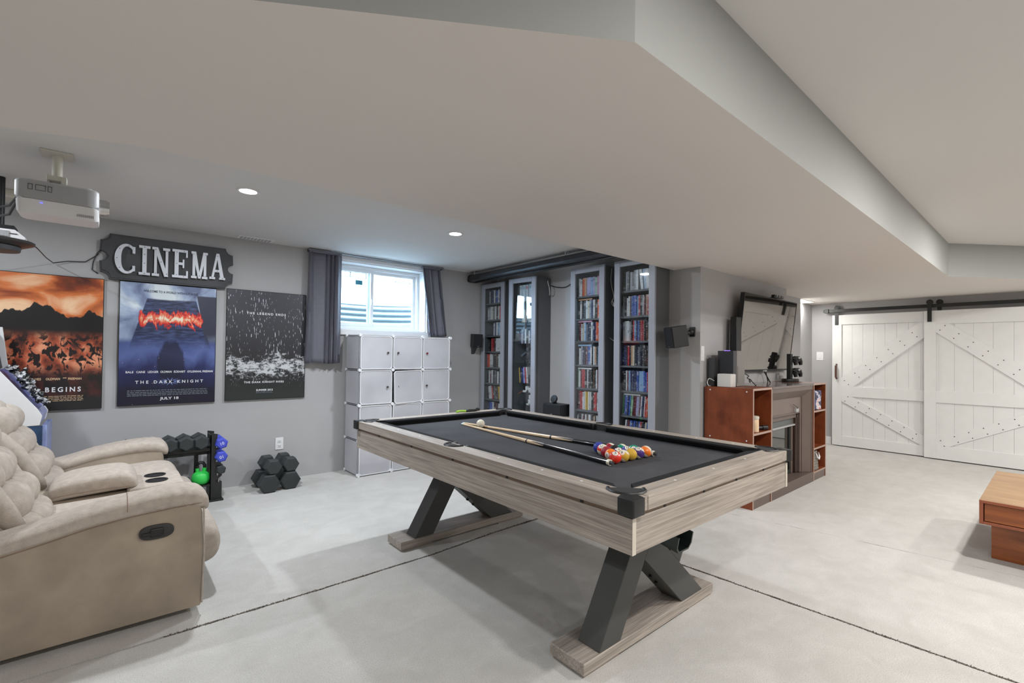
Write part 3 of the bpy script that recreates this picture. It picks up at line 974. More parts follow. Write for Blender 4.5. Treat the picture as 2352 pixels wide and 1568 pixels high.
for r in range(4):
    part('side_panel', frame_panel('x', SF + 0.012, SB - 0.012, SZ[r] + 0.012, SZ[r + 1] - 0.010, SX[0]), m_plast, st)
    part('side_panel', frame_panel('x', SF + 0.012, SB - 0.012, SZ[r] + 0.012, SZ[r + 1] - 0.010, SX[3]), m_plast, st)
    for c in range(3):
        part('back_panel', frame_panel('y', SX[c] + 0.01, SX[c + 1] - 0.01, SZ[r] + 0.01, SZ[r + 1] - 0.01, SB), m_plast, st)
        part('shelf_panel', frame_panel('z', SX[c] + 0.01, SX[c + 1] - 0.01, SF + 0.014, SB - 0.012, SZ[r] if r else 0.010), m_plast, st)
for c in range(3):
    part('top_panel', frame_panel('z', SX[c] + 0.01, SX[c + 1] - 0.01, SF + 0.01, SB - 0.012, SZ[4]), m_plast, st)
    for r in range(1, 4):
        pass
for c in (1, 2):
    for r in range(4):
        part('divider_panel', frame_panel('x', SF + 0.014, SB - 0.012, SZ[r] + 0.012, SZ[r + 1] - 0.010, SX[c]), m_plast, st)
hinge = {0: 1, 1: 0, 2: 0}
for r in range(4):
    for c in range(3):
        a0, a1, b0, b1 = SX[c] + 0.006, SX[c + 1] - 0.005, SZ[r] + 0.006, SZ[r + 1] - 0.005
        k = 0.020
        poly = [(a0 + k, b0), (a1 - k, b0), (a1, b0 + k), (a1, b1 - k), (a1 - k, b1), (a0 + k, b1), (a0, b1 - k), (a0, b0 + k)]
        inn = [(a0 + (a1 - a0) * .5 + (p[0] - (a0 + a1) / 2) * 0.955, (b0 + b1) / 2 + (p[1] - (b0 + b1) / 2) * 0.955) for p in poly]
        mx = None
        if (r, c) in ((2, 1), (1, 1)):
            piv = Vector((a0 if c == 2 else a1, SF, b1))
            mx = Matrix.Translation(piv) @ Matrix.Rotation(math.radians(-1.6 if r == 2 else 0.8), 4, 'Y') @ Matrix.Rotation(math.radians(3.5 if r == 2 else 1.5), 4, 'Z') @ Matrix.Translation(-piv)
        d = part('door', MB().prism(inn, 'y', SF - 0.006, SF - 0.002, 0, mx), m_plast, st)
        mb = MB()
        for i in range(8):
            j = (i + 1) % 8
            mb.prism([poly[i], poly[j], inn[j], inn[i]], 'y', SF - 0.011, SF, 0, mx)
        part('door_rim', mb, m_conn, d)
        kx = {0: 2.210, 1: 2.326, 2: 2.676}[c]
        kz = SZ[r] + 0.178
        part('door_knob', MB().cyl((kx, SF - 0.024, kz), (kx, SF - 0.005, kz), 0.011, 0.008, n=12), plain('knob_dark', (74, 66, 68) if (r, c) != (3, 2) else (120, 40, 48), 0.3), d, 40)
m_gapdark = plain('frame_wire', (190, 190, 196), 0.5)
mb = MB()
for z in SZ[:]:
    for y in (SF + 0.003, SB):
        mb.box(SX[0], SX[3], y - 0.001, y + 0.003, max(0.004, z - 0.002), z + 0.002)
    for x in (SX[0], SX[3]):
        mb.box(x - 0.002, x + 0.002, SF, SB, max(0.004, z - 0.002), z + 0.002)
for x in SX:
    for y in (SF + 0.003, SB):
        mb.box(x - 0.002, x + 0.002, y - 0.002, y + 0.002, 0.004, SZ[4])
part('wire_frame', mb, m_gapdark, st)
for x in SX:
    for z in SZ:
        zc = max(z, 0.017)
        part('connector', MB().cyl((x, SF - 0.022, zc), (x, SF + 0.01, zc), 0.0165, n=14), m_conn, st, 40)
for z in SZ:
    zc = max(z, 0.017)
    part('connector', MB().cyl((SX[0] - 0.012, SB - 0.006, zc), (SX[0] + 0.008, SB - 0.006, zc), 0.0165, n=14), m_conn, st, 40)

# things faintly seen through the plastic
tag(mesh_obj('backpack', MB().sup((2.06, 4.78, 1.19), (0.09, 0.12, 0.10), 0.8, 0.7), plain('backpack_dark', (60, 62, 70), 0.8), None, 50), 'dark rounded bag inside the top left storage cube', 'bag')
tag(mesh_obj('folded_cloth', MB().sup((2.06, 4.76, 0.075), (0.11, 0.13, 0.06), 0.5, 0.5), plain('cloth_pink', (206, 130, 140), 0.8), None, 50), 'pink folded cloth inside the bottom left storage cube', 'cloth')


# ------------------------------------------------------------------ dumbbells
def hex_head(mb, c, r, y0, y1, rot=0.0, bev=0.012):
    pts = [(c[0] + r * math.cos(rot + k * PI / 3), c[1] + r * math.sin(rot + k * PI / 3)) for k in range(6)]
    pin = [(c[0] + (r - bev) * math.cos(rot + k * PI / 3), c[1] + (r - bev) * math.sin(rot + k * PI / 3)) for k in range(6)]
    return mb.loft([[(p[0], y0, p[1]) for p in pin], [(p[0], y0 + bev, p[1]) for p in pts], [(p[0], y1 - bev, p[1]) for p in pts], [(p[0], y1, p[1]) for p in pin]])


def dumbbell(label, x, z, r, y0, L, hw, mat, group, rot=0.0, yaw=0.0):
    t = thing('dumbbell', label, 'dumbbell', (x, y0 + L / 2, z - r * 0.866), yaw, group)
    INV[t.name] = Matrix.Translation((x, y0 + L / 2, z - r * 0.866)).inverted()
    part('weight_head', hex_head(MB(), (x, z), r, y0, y0 + hw, rot), mat, t)
    part('weight_head', hex_head(MB(), (x, z), r, y0 + L - hw, y0 + L, rot), mat, t)
    part('handle', MB().cyl((x, y0 + hw - 0.002, z), (x, y0 + L - hw + 0.002, z), min(0.017, r * 0.35), n=14), m_chrome, t, 40)
    return t


g1 = 'big black hex dumbbells stacked on the carpet'
dumbbell('large black hex dumbbell on the carpet, bottom left of the stack of four', 1.094, 0.0771, 0.089, 4.55, 0.34, 0.11, m_rubber, g1, 0.0)
dumbbell('large black hex dumbbell on the carpet, bottom right of the stack of four', 1.274, 0.0771, 0.089, 4.575, 0.34, 0.11, m_rubber, g1, 0.0)
dumbbell('large black hex dumbbell, upper left of the stack of four below the outlet', 1.128, 0.2170, 0.072, 4.56, 0.32, 0.10, m_rubber, g1, 0.0, math.radians(0))
dumbbell('large black hex dumbbell, upper right of the stack of four below the outlet', 1.280, 0.2170, 0.072, 4.59, 0.32, 0.10, m_rubber, g1, 0.0)

# rack
rk = thing('dumbbell_rack', 'black steel dumbbell rack against the wall behind the loveseat', 'dumbbell rack', (0.45, 4.72, 0))


def upright(x):
    y0, y1 = 4.60, 4.64
    poly = [(x, 0.012), (x + 0.085, 0.012), (x + 0.085, 0.155), (x + 0.072, 0.165), (x + 0.062, 0.150), (x + 0.045, 0.150), (x + 0.04, 0.165), (x + 0.085, 0.205),
            (x + 0.085, 0.220), (x + 0.07, 0.228), (x + 0.05, 0.20), (x + 0.04, 0.29), (x + 0.075, 0.305), (x + 0.075, 0.33), (x + 0.04, 0.32), (x + 0.04, 0.42), (x + 0.075, 0.432), (x + 0.07, 0.45), (x + 0.04, 0.44), (x + 0.05, 0.555), (x, 0.565)]
    return poly


part('upright', MB().prism(upright(0.648), 'y', 4.60, 4.606), m_blackmetal, rk)
part('upright', MB().prism(upright(0.648), 'y', 4.78, 4.786).box(0.648, 0.654, 4.60, 4.786, 0.012, 0.55), m_blackmetal, rk)
part('foot', MB().box(0.640, 0.745, 4.575, 4.81, 0.0, 0.014, 0.003), m_blackmetal, rk)
part('upright', MB().box(0.10, 0.106, 4.60, 4.786, 0.012, 0.55).box(0.10, 0.15, 4.60, 4.606, 0.012, 0.55), m_blackmetal, rk)
part('foot', MB().box(0.07, 0.17, 4.575, 4.81, 0.0, 0.014, 0.003), m_blackmetal, rk)
for y, z in ((4.645, 0.425), (4.76, 0.425)):
    part('rail', MB().box(0.10, 0.65, y - 0.012, y + 0.012, z - 0.010, z + 0.010), m_blackmetal, rk)
part('cross_bar', MB().box(0.10, 0.65, 4.77, 4.785, 0.365, 0.395), m_blackmetal, rk)
part('lower_shelf', MB().box(0.10, 0.65, 4.60, 4.77, 0.130, 0.142), m_blackmetal, rk)
part('back_brace', MB().box(0.555, 0.585, 4.775, 4.785, 0.14, 0.365), m_blackmetal, rk)
g2 = 'black hex dumbbells on top of the rack'
for lab, x, r in (('black hex dumbbell on the rack rails, nearest the rack upright', 0.585, 0.060), ('black hex dumbbell on the rack rails, second from the rack upright', 0.480, 0.060),
                  ('black hex dumbbell on the rack rails, third from the rack upright', 0.375, 0.058), ('black hex dumbbell on the rack, mostly hidden behind the loveseat arm', 0.265, 0.055)):
    dumbbell(lab, x, 0.437 + r * 0.95, r, 4.585, 0.25, 0.075, m_rubber, g2, PI / 6)
for lab, z in (('blue hex dumbbell marked 10 on the upper rack hook', 0.478), ('blue hex dumbbell marked 10 on the rack hook below another', 0.368)):
    t = dumbbell(lab, 0.722, z, 0.048, 4.555, 0.24, 0.07, m_bluehex, 'blue dumbbells on the rack hooks', 0.3 if z > 0.4 else 0.1)
    Mx = Matrix.Translation((0.722, 4.5545, z)) @ Matrix.Rotation(math.radians(-18 if z > 0.4 else 165), 4, 'Y') @ Matrix.Translation((0, 0, -0.011)) @ Matrix.Rotation(PI / 2, 4, 'X')
    text_part('number', '10', 0.034, m_textw, t, Mx, 0.0008)
dumbbell('small black dumbbell on the lowest filled rack hook', 0.722, 0.255, 0.040, 4.575, 0.20, 0.06, m_rubber, 'small dumbbells', 0.3)
kb = thing('kettlebell', 'bright green kettlebell with a black handle on the rack shelf', 'kettlebell', (0.592, 4.668, 0.142))
part('bell', MB().lathe([(0.045, 0), (0.060, 0.012), (0.067, 0.045), (0.060, 0.080), (0.040, 0.100), (0.01, 0.104)], (0.592, 4.668, 0.143), 24), m_green, kb, 50)
part('collar', MB().cyl((0.570, 4.668, 0.225), (0.566, 4.668, 0.275), 0.014, n=12).cyl((0.614, 4.668, 0.225), (0.618, 4.668, 0.275), 0.016, n=12), m_green, kb, 40)
part('grip', MB().tube([(0.566, 4.668, 0.268), (0.566, 4.668, 0.295), (0.578, 4.668, 0.315), (0.592, 4.668, 0.320), (0.606, 4.668, 0.315), (0.618, 4.668, 0.295), (0.618, 4.668, 0.268)], 0.0125, 10), m_black, kb, 40)
dumbbell('tiny black dumbbell on the rack shelf beside the kettlebell', 0.500, 0.171, 0.03, 4.62, 0.13, 0.04, m_rubber, 'small dumbbells', 0.0)


# ------------------------------------------------------------------ film cabinets
COL = {'w': ('white', (222, 222, 222)), 's': ('silver', (170, 172, 176)), 'g': ('grey', (112, 114, 120)), 'k': ('black', (32, 32, 36)), 'n': ('navy', (40, 50, 92)),
       'b': ('blue', (58, 92, 178)), 'c': ('pale blue', (150, 184, 220)), 'e': ('green', (40, 120, 70)), 'm': ('mint', (172, 206, 178)), 'y': ('yellow', (216, 180, 84)),
       't': ('tan', (196, 150, 112)), 'f': ('cream', (222, 212, 188)), 'o': ('orange', (226, 96, 44)), 'r': ('red', (186, 44, 48)), 'd': ('maroon', (104, 34, 40)),
       'p': ('pink', (218, 158, 190)), 'l': ('lavender', (186, 176, 214)), 'u': ('brown', (92, 66, 52))}


def spine_mat():
    t = NT('case_spine')
    oi = t.n('ObjectInfo')
    co = t.n('TexCoord').outputs['Object']
    off = t.n('CombineXYZ', X=t.math('MULTIPLY', oi.outputs['Random'], 37.0), Y=t.math('MULTIPLY', oi.outputs['Random'], 91.0), Z=t.math('MULTIPLY', oi.outputs['Random'], 53.0)).outputs[0]
    v = t.n('VectorMath', dict(operation='ADD'), i0=co, i1=off).outputs[0]
    n1 = t.n('TexNoise', Vector=t.n('Mapping', Vector=v, Scale=(0.0, 1.1, 38.0)).outputs[0], Scale=1.0, Detail=3.0, Roughness=0.7).outputs[0]
    n2 = t.n('TexNoise', Vector=t.n('Mapping', Vector=v, Scale=(0.0, 0.0, 3.0)).outputs[0], Scale=1.0, Detail=1.0).outputs[0]
    y = t.n('SeparateXYZ', Vector=co).outputs[1]
    mid = t.smooth(t.math('ABSOLUTE', y), 0.42, 0.30)
    hsv = t.n('SeparateColor', Color=oi.outputs['Color'])
    lum = t.math('ADD', t.math('ADD', hsv.outputs[0], hsv.outputs[1]), hsv.outputs[2])
    ink = t.mix(t.smooth(lum, 0.9, 1.3), lin((224, 222, 216)), lin((48, 46, 56)))
    c = t.mix(t.math('MULTIPLY', t.smooth(n2, 0.58, 0.60), 0.4), oi.outputs['Color'], ink)
    c = t.mix(t.math('MULTIPLY', t.math('MULTIPLY', t.smooth(n1, 0.56, 0.61), mid), 0.75), c, ink)
    p = t.n('BsdfPrincipled', Base_Color=c, Roughness=0.3)
    return t.surf(p.outputs[0])


m_spine = spine_mat()
case_mesh = bpy.data.meshes.new('film_case')
tb = bmesh.new()
bmesh.ops.create_cube(tb, size=1.0)
tb.to_mesh(case_mesh)
tb.free()
case_mesh.materials.append(m_spine)
ORD = ['first', 'second', 'third', 'fourth', 'fifth', 'sixth', 'seventh', 'eighth', 'ninth', 'tenth', 'eleventh', 'twelfth', 'thirteenth', 'fourteenth', 'fifteenth', 'sixteenth', 'seventeenth', 'eighteenth', 'nineteenth', 'twentieth']


def case(code, label, group, loc, dims, rot=(0, 0, 0)):
    o = bpy.data.objects.new('film_case', case_mesh)
    C.objects.link(o)
    o.location = loc
    o.scale = dims
    o.rotation_euler = rot
    o.color = lin(COL[code][1])
    return tag(o, label, 'film case', group)


def case_row(codes, ya, yb, ztop, where, group, h=0.19, depth=0.135, xf=3.745, lean=0.0, i0=0):
    """codes from left (high y) to right (low y)"""
    n = len(codes)
    avail = ya - yb - 0.19 * abs(math.sin(lean))
    w = min(0.030, avail / n)
    y = ya - (0.19 * math.sin(lean) if lean > 0 else 0)
    for i, cde in enumerate(codes):
        if cde == '_':
            y -= w
            continue
        hh = h * (1 if RND.random() < 0.7 else RND.uniform(0.90, 0.985))
        ww = w - 0.0012
        cz = ztop + 0.0008 + (hh / 2) * math.cos(lean) + abs(math.sin(lean)) * ww / 2
        cy = y - w / 2 + math.sin(lean) * hh / 2
        dxf = RND.uniform(0, 0.012)
        case(cde, COL[cde][0] + ' film case, ' + ORD[i + i0] + ' from left on the ' + where, group, (xf + dxf + depth / 2, cy, cz), (depth, ww, hh), (-lean, 0, 0))
        y -= w


def cabinet(label, yl, yr, shelves, zb=0.06, zt=2.155, glass_shelves=False, ajar=0.0):
    cy = (yl + yr) / 2
    t = thing('film_cabinet', label, 'cabinet', (3.83, cy, 0), 0, 'tall glass-door film cabinets')
    a, b = yr + 0.018, yl - 0.018
    xb, xf = 3.955, 3.715
    part('side_panel', MB().box(xf, xb, a, a + 0.018, 0, zt - 0.005), m_carcass, t)
    part('side_panel', MB().box(xf, xb, b - 0.018, b, 0, zt - 0.005), m_carcass, t)
    part('back_panel', MB().box(xb - 0.012, xb, a + 0.018, b - 0.018, 0.06, zt - 0.02), m_carcass, t)
    part('top_panel', MB().box(xf, xb, a + 0.018, b - 0.018, zt - 0.023, zt - 0.005), m_carcass, t)
    part('plinth', MB().box(xf + 0.01, xb, a + 0.018, b - 0.018, 0, 0.06), m_carcass, t)
    for z in shelves:
        if glass_shelves:
            part('glass_shelf', MB().box(3.735, xb - 0.013, a + 0.019, b - 0.019, z - 0.006, z), m_clear, t)
        else:
            part('shelf', MB().box(3.732, xb - 0.013, a + 0.019, b - 0.019, z - 0.018, z), m_carcass, t)
    s = 0.064
    mb = MB()
    hm = Matrix.Translation((3.713, yr, 0)) @ Matrix.Rotation(math.radians(ajar), 4, 'Z') @ Matrix.Translation((-3.713, -yr, 0))
    xa, xc = 3.690, 3.712
    for (q0, q1, w0, w1) in ((yr, yr + s, zb, zt), (yl - s, yl, zb, zt)):
        mb.box(xa, xc, q0, q1, w0, w1, 0.002, 1, hm)
    mb.box(xa, xc, yr + s, yl - s, zt - 0.055, zt, 0.002, 1, hm).box(xa, xc, yr + s, yl - s, zb, zb + 0.07, 0.002, 1, hm)
    d = part('door', mb, m_doorframe, t)
    part('door_pane', MB().box(3.698, 3.703, yr + s, yl - s, zb + 0.07, zt - 0.055, 0, 1, hm), m_glass, d)
    return t


g = 'film cases in the glass-door cabinets'
# cabinet 1 (leftmost)
sh1 = [1.908, 1.697, 1.491, 1.2875, 1.0846, 0.8786, 0.676, 0.470]
cabinet('leftmost tall grey glass-door cabinet, in the wall corner beside the black speaker', 4.952, 4.487, sh1)
rows1 = [('_sknwnbwnbk', 0.0), ('wswfgwkwrd_', 0.0), ('____wnwcwgn', 0.0), ('_kkrdkwwwfw', 0.0), ('rowwkkukwkk', 0.0), ('kwdwkgkwkuy', 0.0), ('kwwrkgkuyor', 0.12), ('_nbbwkdkwrk', 0.0)]
nm = ['top shelf', 'second shelf', 'third shelf', 'fourth shelf', 'fifth shelf', 'sixth shelf', 'seventh shelf', 'eighth shelf']
for k, (cs, ln) in enumerate(rows1):
    case_row(cs, 4.890, 4.552, sh1[k], nm[k] + ' of the leftmost cabinet', g, h=0.168, lean=ln)
# cabinet 3
sh3 = [1.867, 1.6305, 1.401, 1.154, 0.914, 0.688, 0.452]
cabinet('third tall grey glass-door cabinet from the left, full of film cases', 3.381, 2.935, sh3)
rows3 = ['wwotllclmppl', 'kwkkwfsnwkoog', 'kdwfcgnkwnnoowk', 'kwsnkdnbwkwtkcnb', 'mwdrrkwkkkukwrdr', 'kdrrwwyywwkkrrwdww', 'wkkwdkwuwwkktkwkwk']
for k, cs in enumerate(rows3):
    case_row(cs, 3.322, 2.992, sh3[k], nm[k] + ' of the third cabinet', g)
for k, (cde, code2) in enumerate((('t', None), ('p', None), ('c', None), ('w', None))):
    zz = sh3[k + 1] + 0.190 + 0.004
    case(cde, COL[cde][0] + ' film case lying flat on the ' + nm[k + 1] + ' row, third cabinet', g, (3.815, 3.225, zz + 0.0075), (0.135, 0.185, 0.014))
# cabinet 4
sh4 = [1.8705, 1.6285, 1.393, 1.1586, 0.920, 0.6866, 0.451]
cabinet('rightmost tall grey glass-door cabinet, full of film cases', 2.814, 2.366, sh4)
rows4 = [('ksksksw', 0.0), ('wkwwubbbcrkwdtrrk', 0.0), ('wwwwskrcnbkrrkkkkk', 0.0), ('knkrktfkkgkkkkkuf', 0.0), ('kkwdcnnnnbcccbbrws', 0.0), ('ebbnbemddlsdwnwrobb', -0.07), ('_wndbbnbnnbrknfbnb', -0.10)]
for k, (cs, ln) in enumerate(rows4):
    case_row(cs, 2.752, 2.582 if k == 0 else 2.425, sh4[k], nm[k] + ' of the rightmost cabinet', g, lean=ln)
case_row('wcws', 2.575, 2.43, sh4[0], 'top shelf of the rightmost cabinet', g, lean=0.12, i0=7)
for k, cde in enumerate('w'):
    case(cde, COL[cde][0] + ' film case lying flat above the green and blue cases of the rightmost cabinet', g, (3.815, 2.64, sh4[5] + 0.2005), (0.135, 0.185, 0.014))
# cabinet 2: display cabinet with glass shelves
sh2 = [1.8826, 1.6348, 1.384, 1.150, 0.913, 0.655, 0.42]
cabinet('tall glass-door display cabinet with statues, second from the left', 4.352, 3.922, sh2, glass_shelves=True, ajar=5.5)
wh = 'top shelf of the statue cabinet'
for i, yy in enumerate((4.235, 4.180, 4.125, 4.070)):
    t = thing('boxed_disc_set', 'white disc set with round emblem, ' + ORD[i] + ' from left on ' + wh, 'box set', (3.80, yy, sh2[0]), 0, 'boxed sets in the statue cabinet')
    part('box', MB().box(3.745, 3.88, yy - 0.0225, yy + 0.0225, sh2[0] + 0.0005, sh2[0] + 0.20, 0.002, 1), plain('set_box', (196, 204, 210), 0.3), t)
    part('round_emblem', MB().cyl((3.743, yy, sh2[0] + 0.165), (3.7455, yy, sh2[0] + 0.165), 0.019, n=14), plain('emblem', (150, 170, 178) if i != 2 else (196, 130, 140), 0.4), t)
case_row('knsnwkwnnc', 4.275, 3.99, sh2[2], 'third glass shelf of the statue cabinet', g, h=0.17)
case_row('yknblrw', 4.268, 4.10, sh2[4], 'fifth glass shelf of the statue cabinet', g, lean=0.10)
for k in range(6):
    case('k', 'dark flat film case, ' + ORD[k] + ' from the bottom of the stack in the statue cabinet', g, (3.815, 4.035, sh2[4] + 0.009 + k * 0.0165), (0.135, 0.10, 0.0155))


def figure(label, cat, x, y, z, parts, name):
    t = thing(name, label, cat, (x, y, z))
    for nme, mb, mat in parts:
        part(nme, mb, mat, t, 45)
    return t


m_bone = plain('figure_cream', (196, 182, 160), 0.6, var=0.1, vscale=30)
m_statd = plain('statue_dark', (58, 62, 66), 0.45, var=0.2, vscale=40)
m_toyw = plain('toy_white', (232, 232, 232), 0.35)
y_, z_ = 4.225, sh2[1]
figure('pale torso bust on the second glass shelf, left of a rounded one', 'statue', 3.80, y_, z_, [
    ('base', MB().lathe([(0.035, 0), (0.035, 0.012), (0.02, 0.02)], (3.80, y_, z_ + 0.0005), 18), m_bone),
    ('torso', MB().loft([[(3.80 + sx * math.cos(a), y_ + sy * math.sin(a), z_ + h) for a in [2 * PI * k / 16 for k in range(16)]] for h, sx, sy in ((0.015, 0.03, 0.036), (0.06, 0.024, 0.027), (0.10, 0.03, 0.040), (0.125, 0.025, 0.036), (0.135, 0.012, 0.014), (0.16, 0.012, 0.013))]), m_bone)], 'torso_bust')
y_ = 4.11
figure('pale rounded skull-like bust on the second glass shelf', 'statue', 3.81, y_, z_, [
    ('base', MB().lathe([(0.04, 0), (0.04, 0.012), (0.025, 0.03)], (3.81, y_, z_ + 0.0005), 18), m_bone),
    ('head', MB().sup((3.81, y_, z_ + 0.09), (0.055, 0.048, 0.062), 0.95, 0.95), m_bone),
    ('jaw', MB().sup((3.78, y_, z_ + 0.045), (0.03, 0.03, 0.022), 0.7, 0.7), m_bone)], 'skull_bust')
y_, z_ = 4.125, sh2[3]
figure('dark hunched creature statue on the fourth glass shelf', 'statue', 3.81, y_, z_, [
    ('base', MB().box(3.76, 3.87, y_ - 0.07, y_ + 0.07, z_ + 0.0005, z_ + 0.012, 0.003), m_statd),
    ('body', MB().sup((3.82, y_, z_ + 0.10), (0.045, 0.055, 0.060), 0.8, 0.8), m_statd),
    ('head', MB().sup((3.79, y_ + 0.01, z_ + 0.165), (0.026, 0.024, 0.028), 0.8, 0.8), m_statd),
    ('arm', MB().tube([(3.80, y_ + 0.05, z_ + 0.13), (3.775, y_ + 0.085, z_ + 0.10), (3.755, y_ + 0.10, z_ + 0.075)], [0.022, 0.02, 0.014], 10), m_statd),
    ('arm', MB().tube([(3.80, y_ - 0.05, z_ + 0.13), (3.78, y_ - 0.08, z_ + 0.09), (3.77, y_ - 0.075, z_ + 0.02)], [0.022, 0.02, 0.016], 10), m_statd),
    ('leg', MB().tube([(3.81, y_ + 0.03, z_ + 0.07), (3.80, y_ + 0.04, z_ + 0.03), (3.785, y_ + 0.045, z_ + 0.012)], [0.024, 0.018, 0.018], 10), m_statd),
    ('leg', MB().tube([(3.81, y_ - 0.03, z_ + 0.07), (3.80, y_ - 0.04, z_ + 0.03), (3.785, y_ - 0.045, z_ + 0.012)], [0.024, 0.018, 0.018], 10), m_statd)], 'creature_statue')
# white jointed robot toy (a plain generic one)
y_, z_ = 4.075, sh2[5]
T = []
m_toyd = plain('toy_joint', (70, 76, 90), 0.5)
T.append(('torso', MB().prism([(y_ - 0.045, z_ + 0.145), (y_ + 0.045, z_ + 0.145), (y_ + 0.06, z_ + 0.205), (y_ - 0.06, z_ + 0.205)], 'x', 3.78, 3.84, 0.006), m_toyw))
T.append(('head', MB().box(3.785, 3.835, y_ - 0.026, y_ + 0.026, z_ + 0.212, z_ + 0.25, 0.010), m_toyw))
T.append(('visor', MB().box(3.782, 3.787, y_ - 0.018, y_ + 0.018, z_ + 0.226, z_ + 0.238, 0.001), m_toyd))
T.append(('waist', MB().box(3.79, 3.83, y_ - 0.028, y_ + 0.028, z_ + 0.115, z_ + 0.147, 0.004), m_toyd))
for s in (1, -1):
    T.append(('shoulder_pad', MB().box(3.775, 3.845, y_ + s * 0.078 - 0.020, y_ + s * 0.078 + 0.020, z_ + 0.175, z_ + 0.222, 0.008), m_toyw))
    T.append(('leg', MB().box(3.785, 3.835, y_ + s * 0.030 - 0.017, y_ + s * 0.030 + 0.017, z_ + 0.070, z_ + 0.118, 0.006).box(3.780, 3.832, y_ + s * 0.034 - 0.019, y_ + s * 0.034 + 0.019, z_ + 0.018, z_ + 0.066, 0.006), m_toyw))
    T.append(('knee', MB().box(3.79, 3.83, y_ + s * 0.032 - 0.012, y_ + s * 0.032 + 0.012, z_ + 0.062, z_ + 0.074), m_toyd))
    T.append(('foot', MB().box(3.755, 3.84, y_ + s * 0.036 - 0.019, y_ + s * 0.036 + 0.019, z_ + 0.0008, z_ + 0.020, 0.006), m_toyw))
T.append(('arm', MB().tube([(3.80, y_ + 0.085, z_ + 0.185), (3.785, y_ + 0.105, z_ + 0.155), (3.765, y_ + 0.125, z_ + 0.16)], [0.015, 0.014, 0.016], 8), m_toyw))
T.append(('arm', MB().tube([(3.81, y_ - 0.085, z_ + 0.185), (3.81, y_ - 0.09, z_ + 0.14), (3.79, y_ - 0.085, z_ + 0.11)], [0.015, 0.014, 0.016], 8), m_toyw))
T.append(('staff', MB().cyl((3.762, y_ + 0.115, z_ + 0.165), (3.745, y_ + 0.19, z_ + 0.125), 0.003, n=6), plain('toy_orange', (196, 110, 60), 0.5)))
figure('white jointed robot toy holding an orange stick, low in the statue cabinet', 'toy', 3.81, y_, z_, T, 'toy_robot')
tag(mesh_obj('display_box', MB().box(3.76, 3.87, 4.19, 4.28, sh2[5] + 0.0008, sh2[5] + 0.035, 0.003), m_statd), 'low dark box beside the white robot toy', 'box')
tag(mesh_obj('storage_case', MB().box(3.76, 3.87, 3.975, 4.05, sh2[3] + 0.0008, sh2[3] + 0.04, 0.003), m_projg), 'small grey block beside the dark creature statue', 'box')
tag(mesh_obj('card_box', MB().box(3.77, 3.87, 3.985, 4.035, sh2[1] + 0.0008, sh2[1] + 0.13, 0.003), plain('card_box_blue', (176, 196, 214), 0.4)), 'upright pale blue box right of the rounded bust', 'box')

# ------------------------------------------------------------------ projection screen, speakers, cables on the cabinet wall
sc = thing('projection_screen', 'long black roll-up projection screen housing hung under the ceiling above the cabinets', 'projection screen', (3.5, 3.7, 2.17))
part('housing', MB().prism([(3.455, 2.178), (3.450, 2.20), (3.462, 2.245), (3.485, 2.258), (3.565, 2.258), (3.58, 2.245), (3.58, 2.185), (3.56, 2.172), (3.475, 2.172)], 'y', 2.36, 4.90), plain('screen_black', (40, 42, 48), 0.35), sc)
part('end_cap', MB().prism([(3.450, 2.172), (3.445, 2.20), (3.458, 2.250), (3.485, 2.263), (3.57, 2.263), (3.586, 2.248), (3.586, 2.180), (3.562, 2.166), (3.473, 2.166)], 'y', 4.90, 4.935, 0.004), m_black, sc)
part('weight_bar', MB().box(3.515, 3.533, 2.40, 4.86, 2.152, 2.172, 0.004), m_black, sc)
for yy in (4.85, 3.28):
    part('hanger', MB().cyl((3.50, yy, 2.255), (3.50, yy, 2.296), 0.009, n=10).box(3.47, 3.53, yy - 0.05, yy + 0.05, 2.294, 2.30), m_chrome, sc, 40)


def boxspk(name, label, loc, rot, w, d, h):
    """speaker with front towards local -Y"""
    t = thing(name, label, 'speaker', loc)
    Mx = rot
    INVl = INV[t.name]
    part('cabinet', MB().box(-w / 2, w / 2, -d / 2, d / 2, -h / 2, h / 2, 0.006, 2, Mx), m_black, t)
    g_ = part('grille', MB().box(-w / 2 + 0.005, w / 2 - 0.005, -d / 2 - 0.012, -d / 2 + 0.001, -h / 2 + 0.005, h / 2 - 0.005, 0.005, 2, Mx), plain('grille_cloth', (30, 31, 35), 0.9, bmp=0.2, bscale=500), t)
    part('badge', MB().box(-0.012, 0.012, -d / 2 - 0.0135, -d / 2 - 0.011, -h / 2 + 0.014, -h / 2 + 0.020, 0, 1, Mx), m_chrome, t)
    return t


t = boxspk('speaker', 'small black wall speaker on the poster wall beside the leftmost cabinet', (3.57, 4.90, 1.34), Matrix.Translation((3.57, 4.885, 1.423)) @ Matrix.Rotation(math.radians(-12), 4, 'Z') @ Matrix.Rotation(math.radians(4), 4, 'X'), 0.13, 0.10, 0.168)
part('wall_bracket', MB().prism([(4.955, 1.27), (4.98, 1.25), (4.98, 1.38), (4.90, 1.38), (4.90, 1.345)], 'x', 3.555, 3.60), m_dark, t)
t = boxspk('speaker', 'black wall speaker on a swivel bracket between the right cabinet and the wall corner', (3.78, 2.21, 1.32), Matrix.Translation((3.80, 2.215, 1.425)) @ Matrix.Rotation(math.radians(-116), 4, 'Z') @ Matrix.Rotation(math.radians(9), 4, 'X'), 0.12, 0.15, 0.185)
part('bracket_arm', MB().cyl((3.87, 2.175, 1.455), (3.935, 2.150, 1.470), 0.016, n=12).sphere((3.93, 2.152, 1.47), 0.026, 14, 8), m_black, t, 40)
part('bracket_plate', MB().box(3.945, 3.96, 2.125, 2.175, 1.43, 1.515, 0.004), m_black, t)

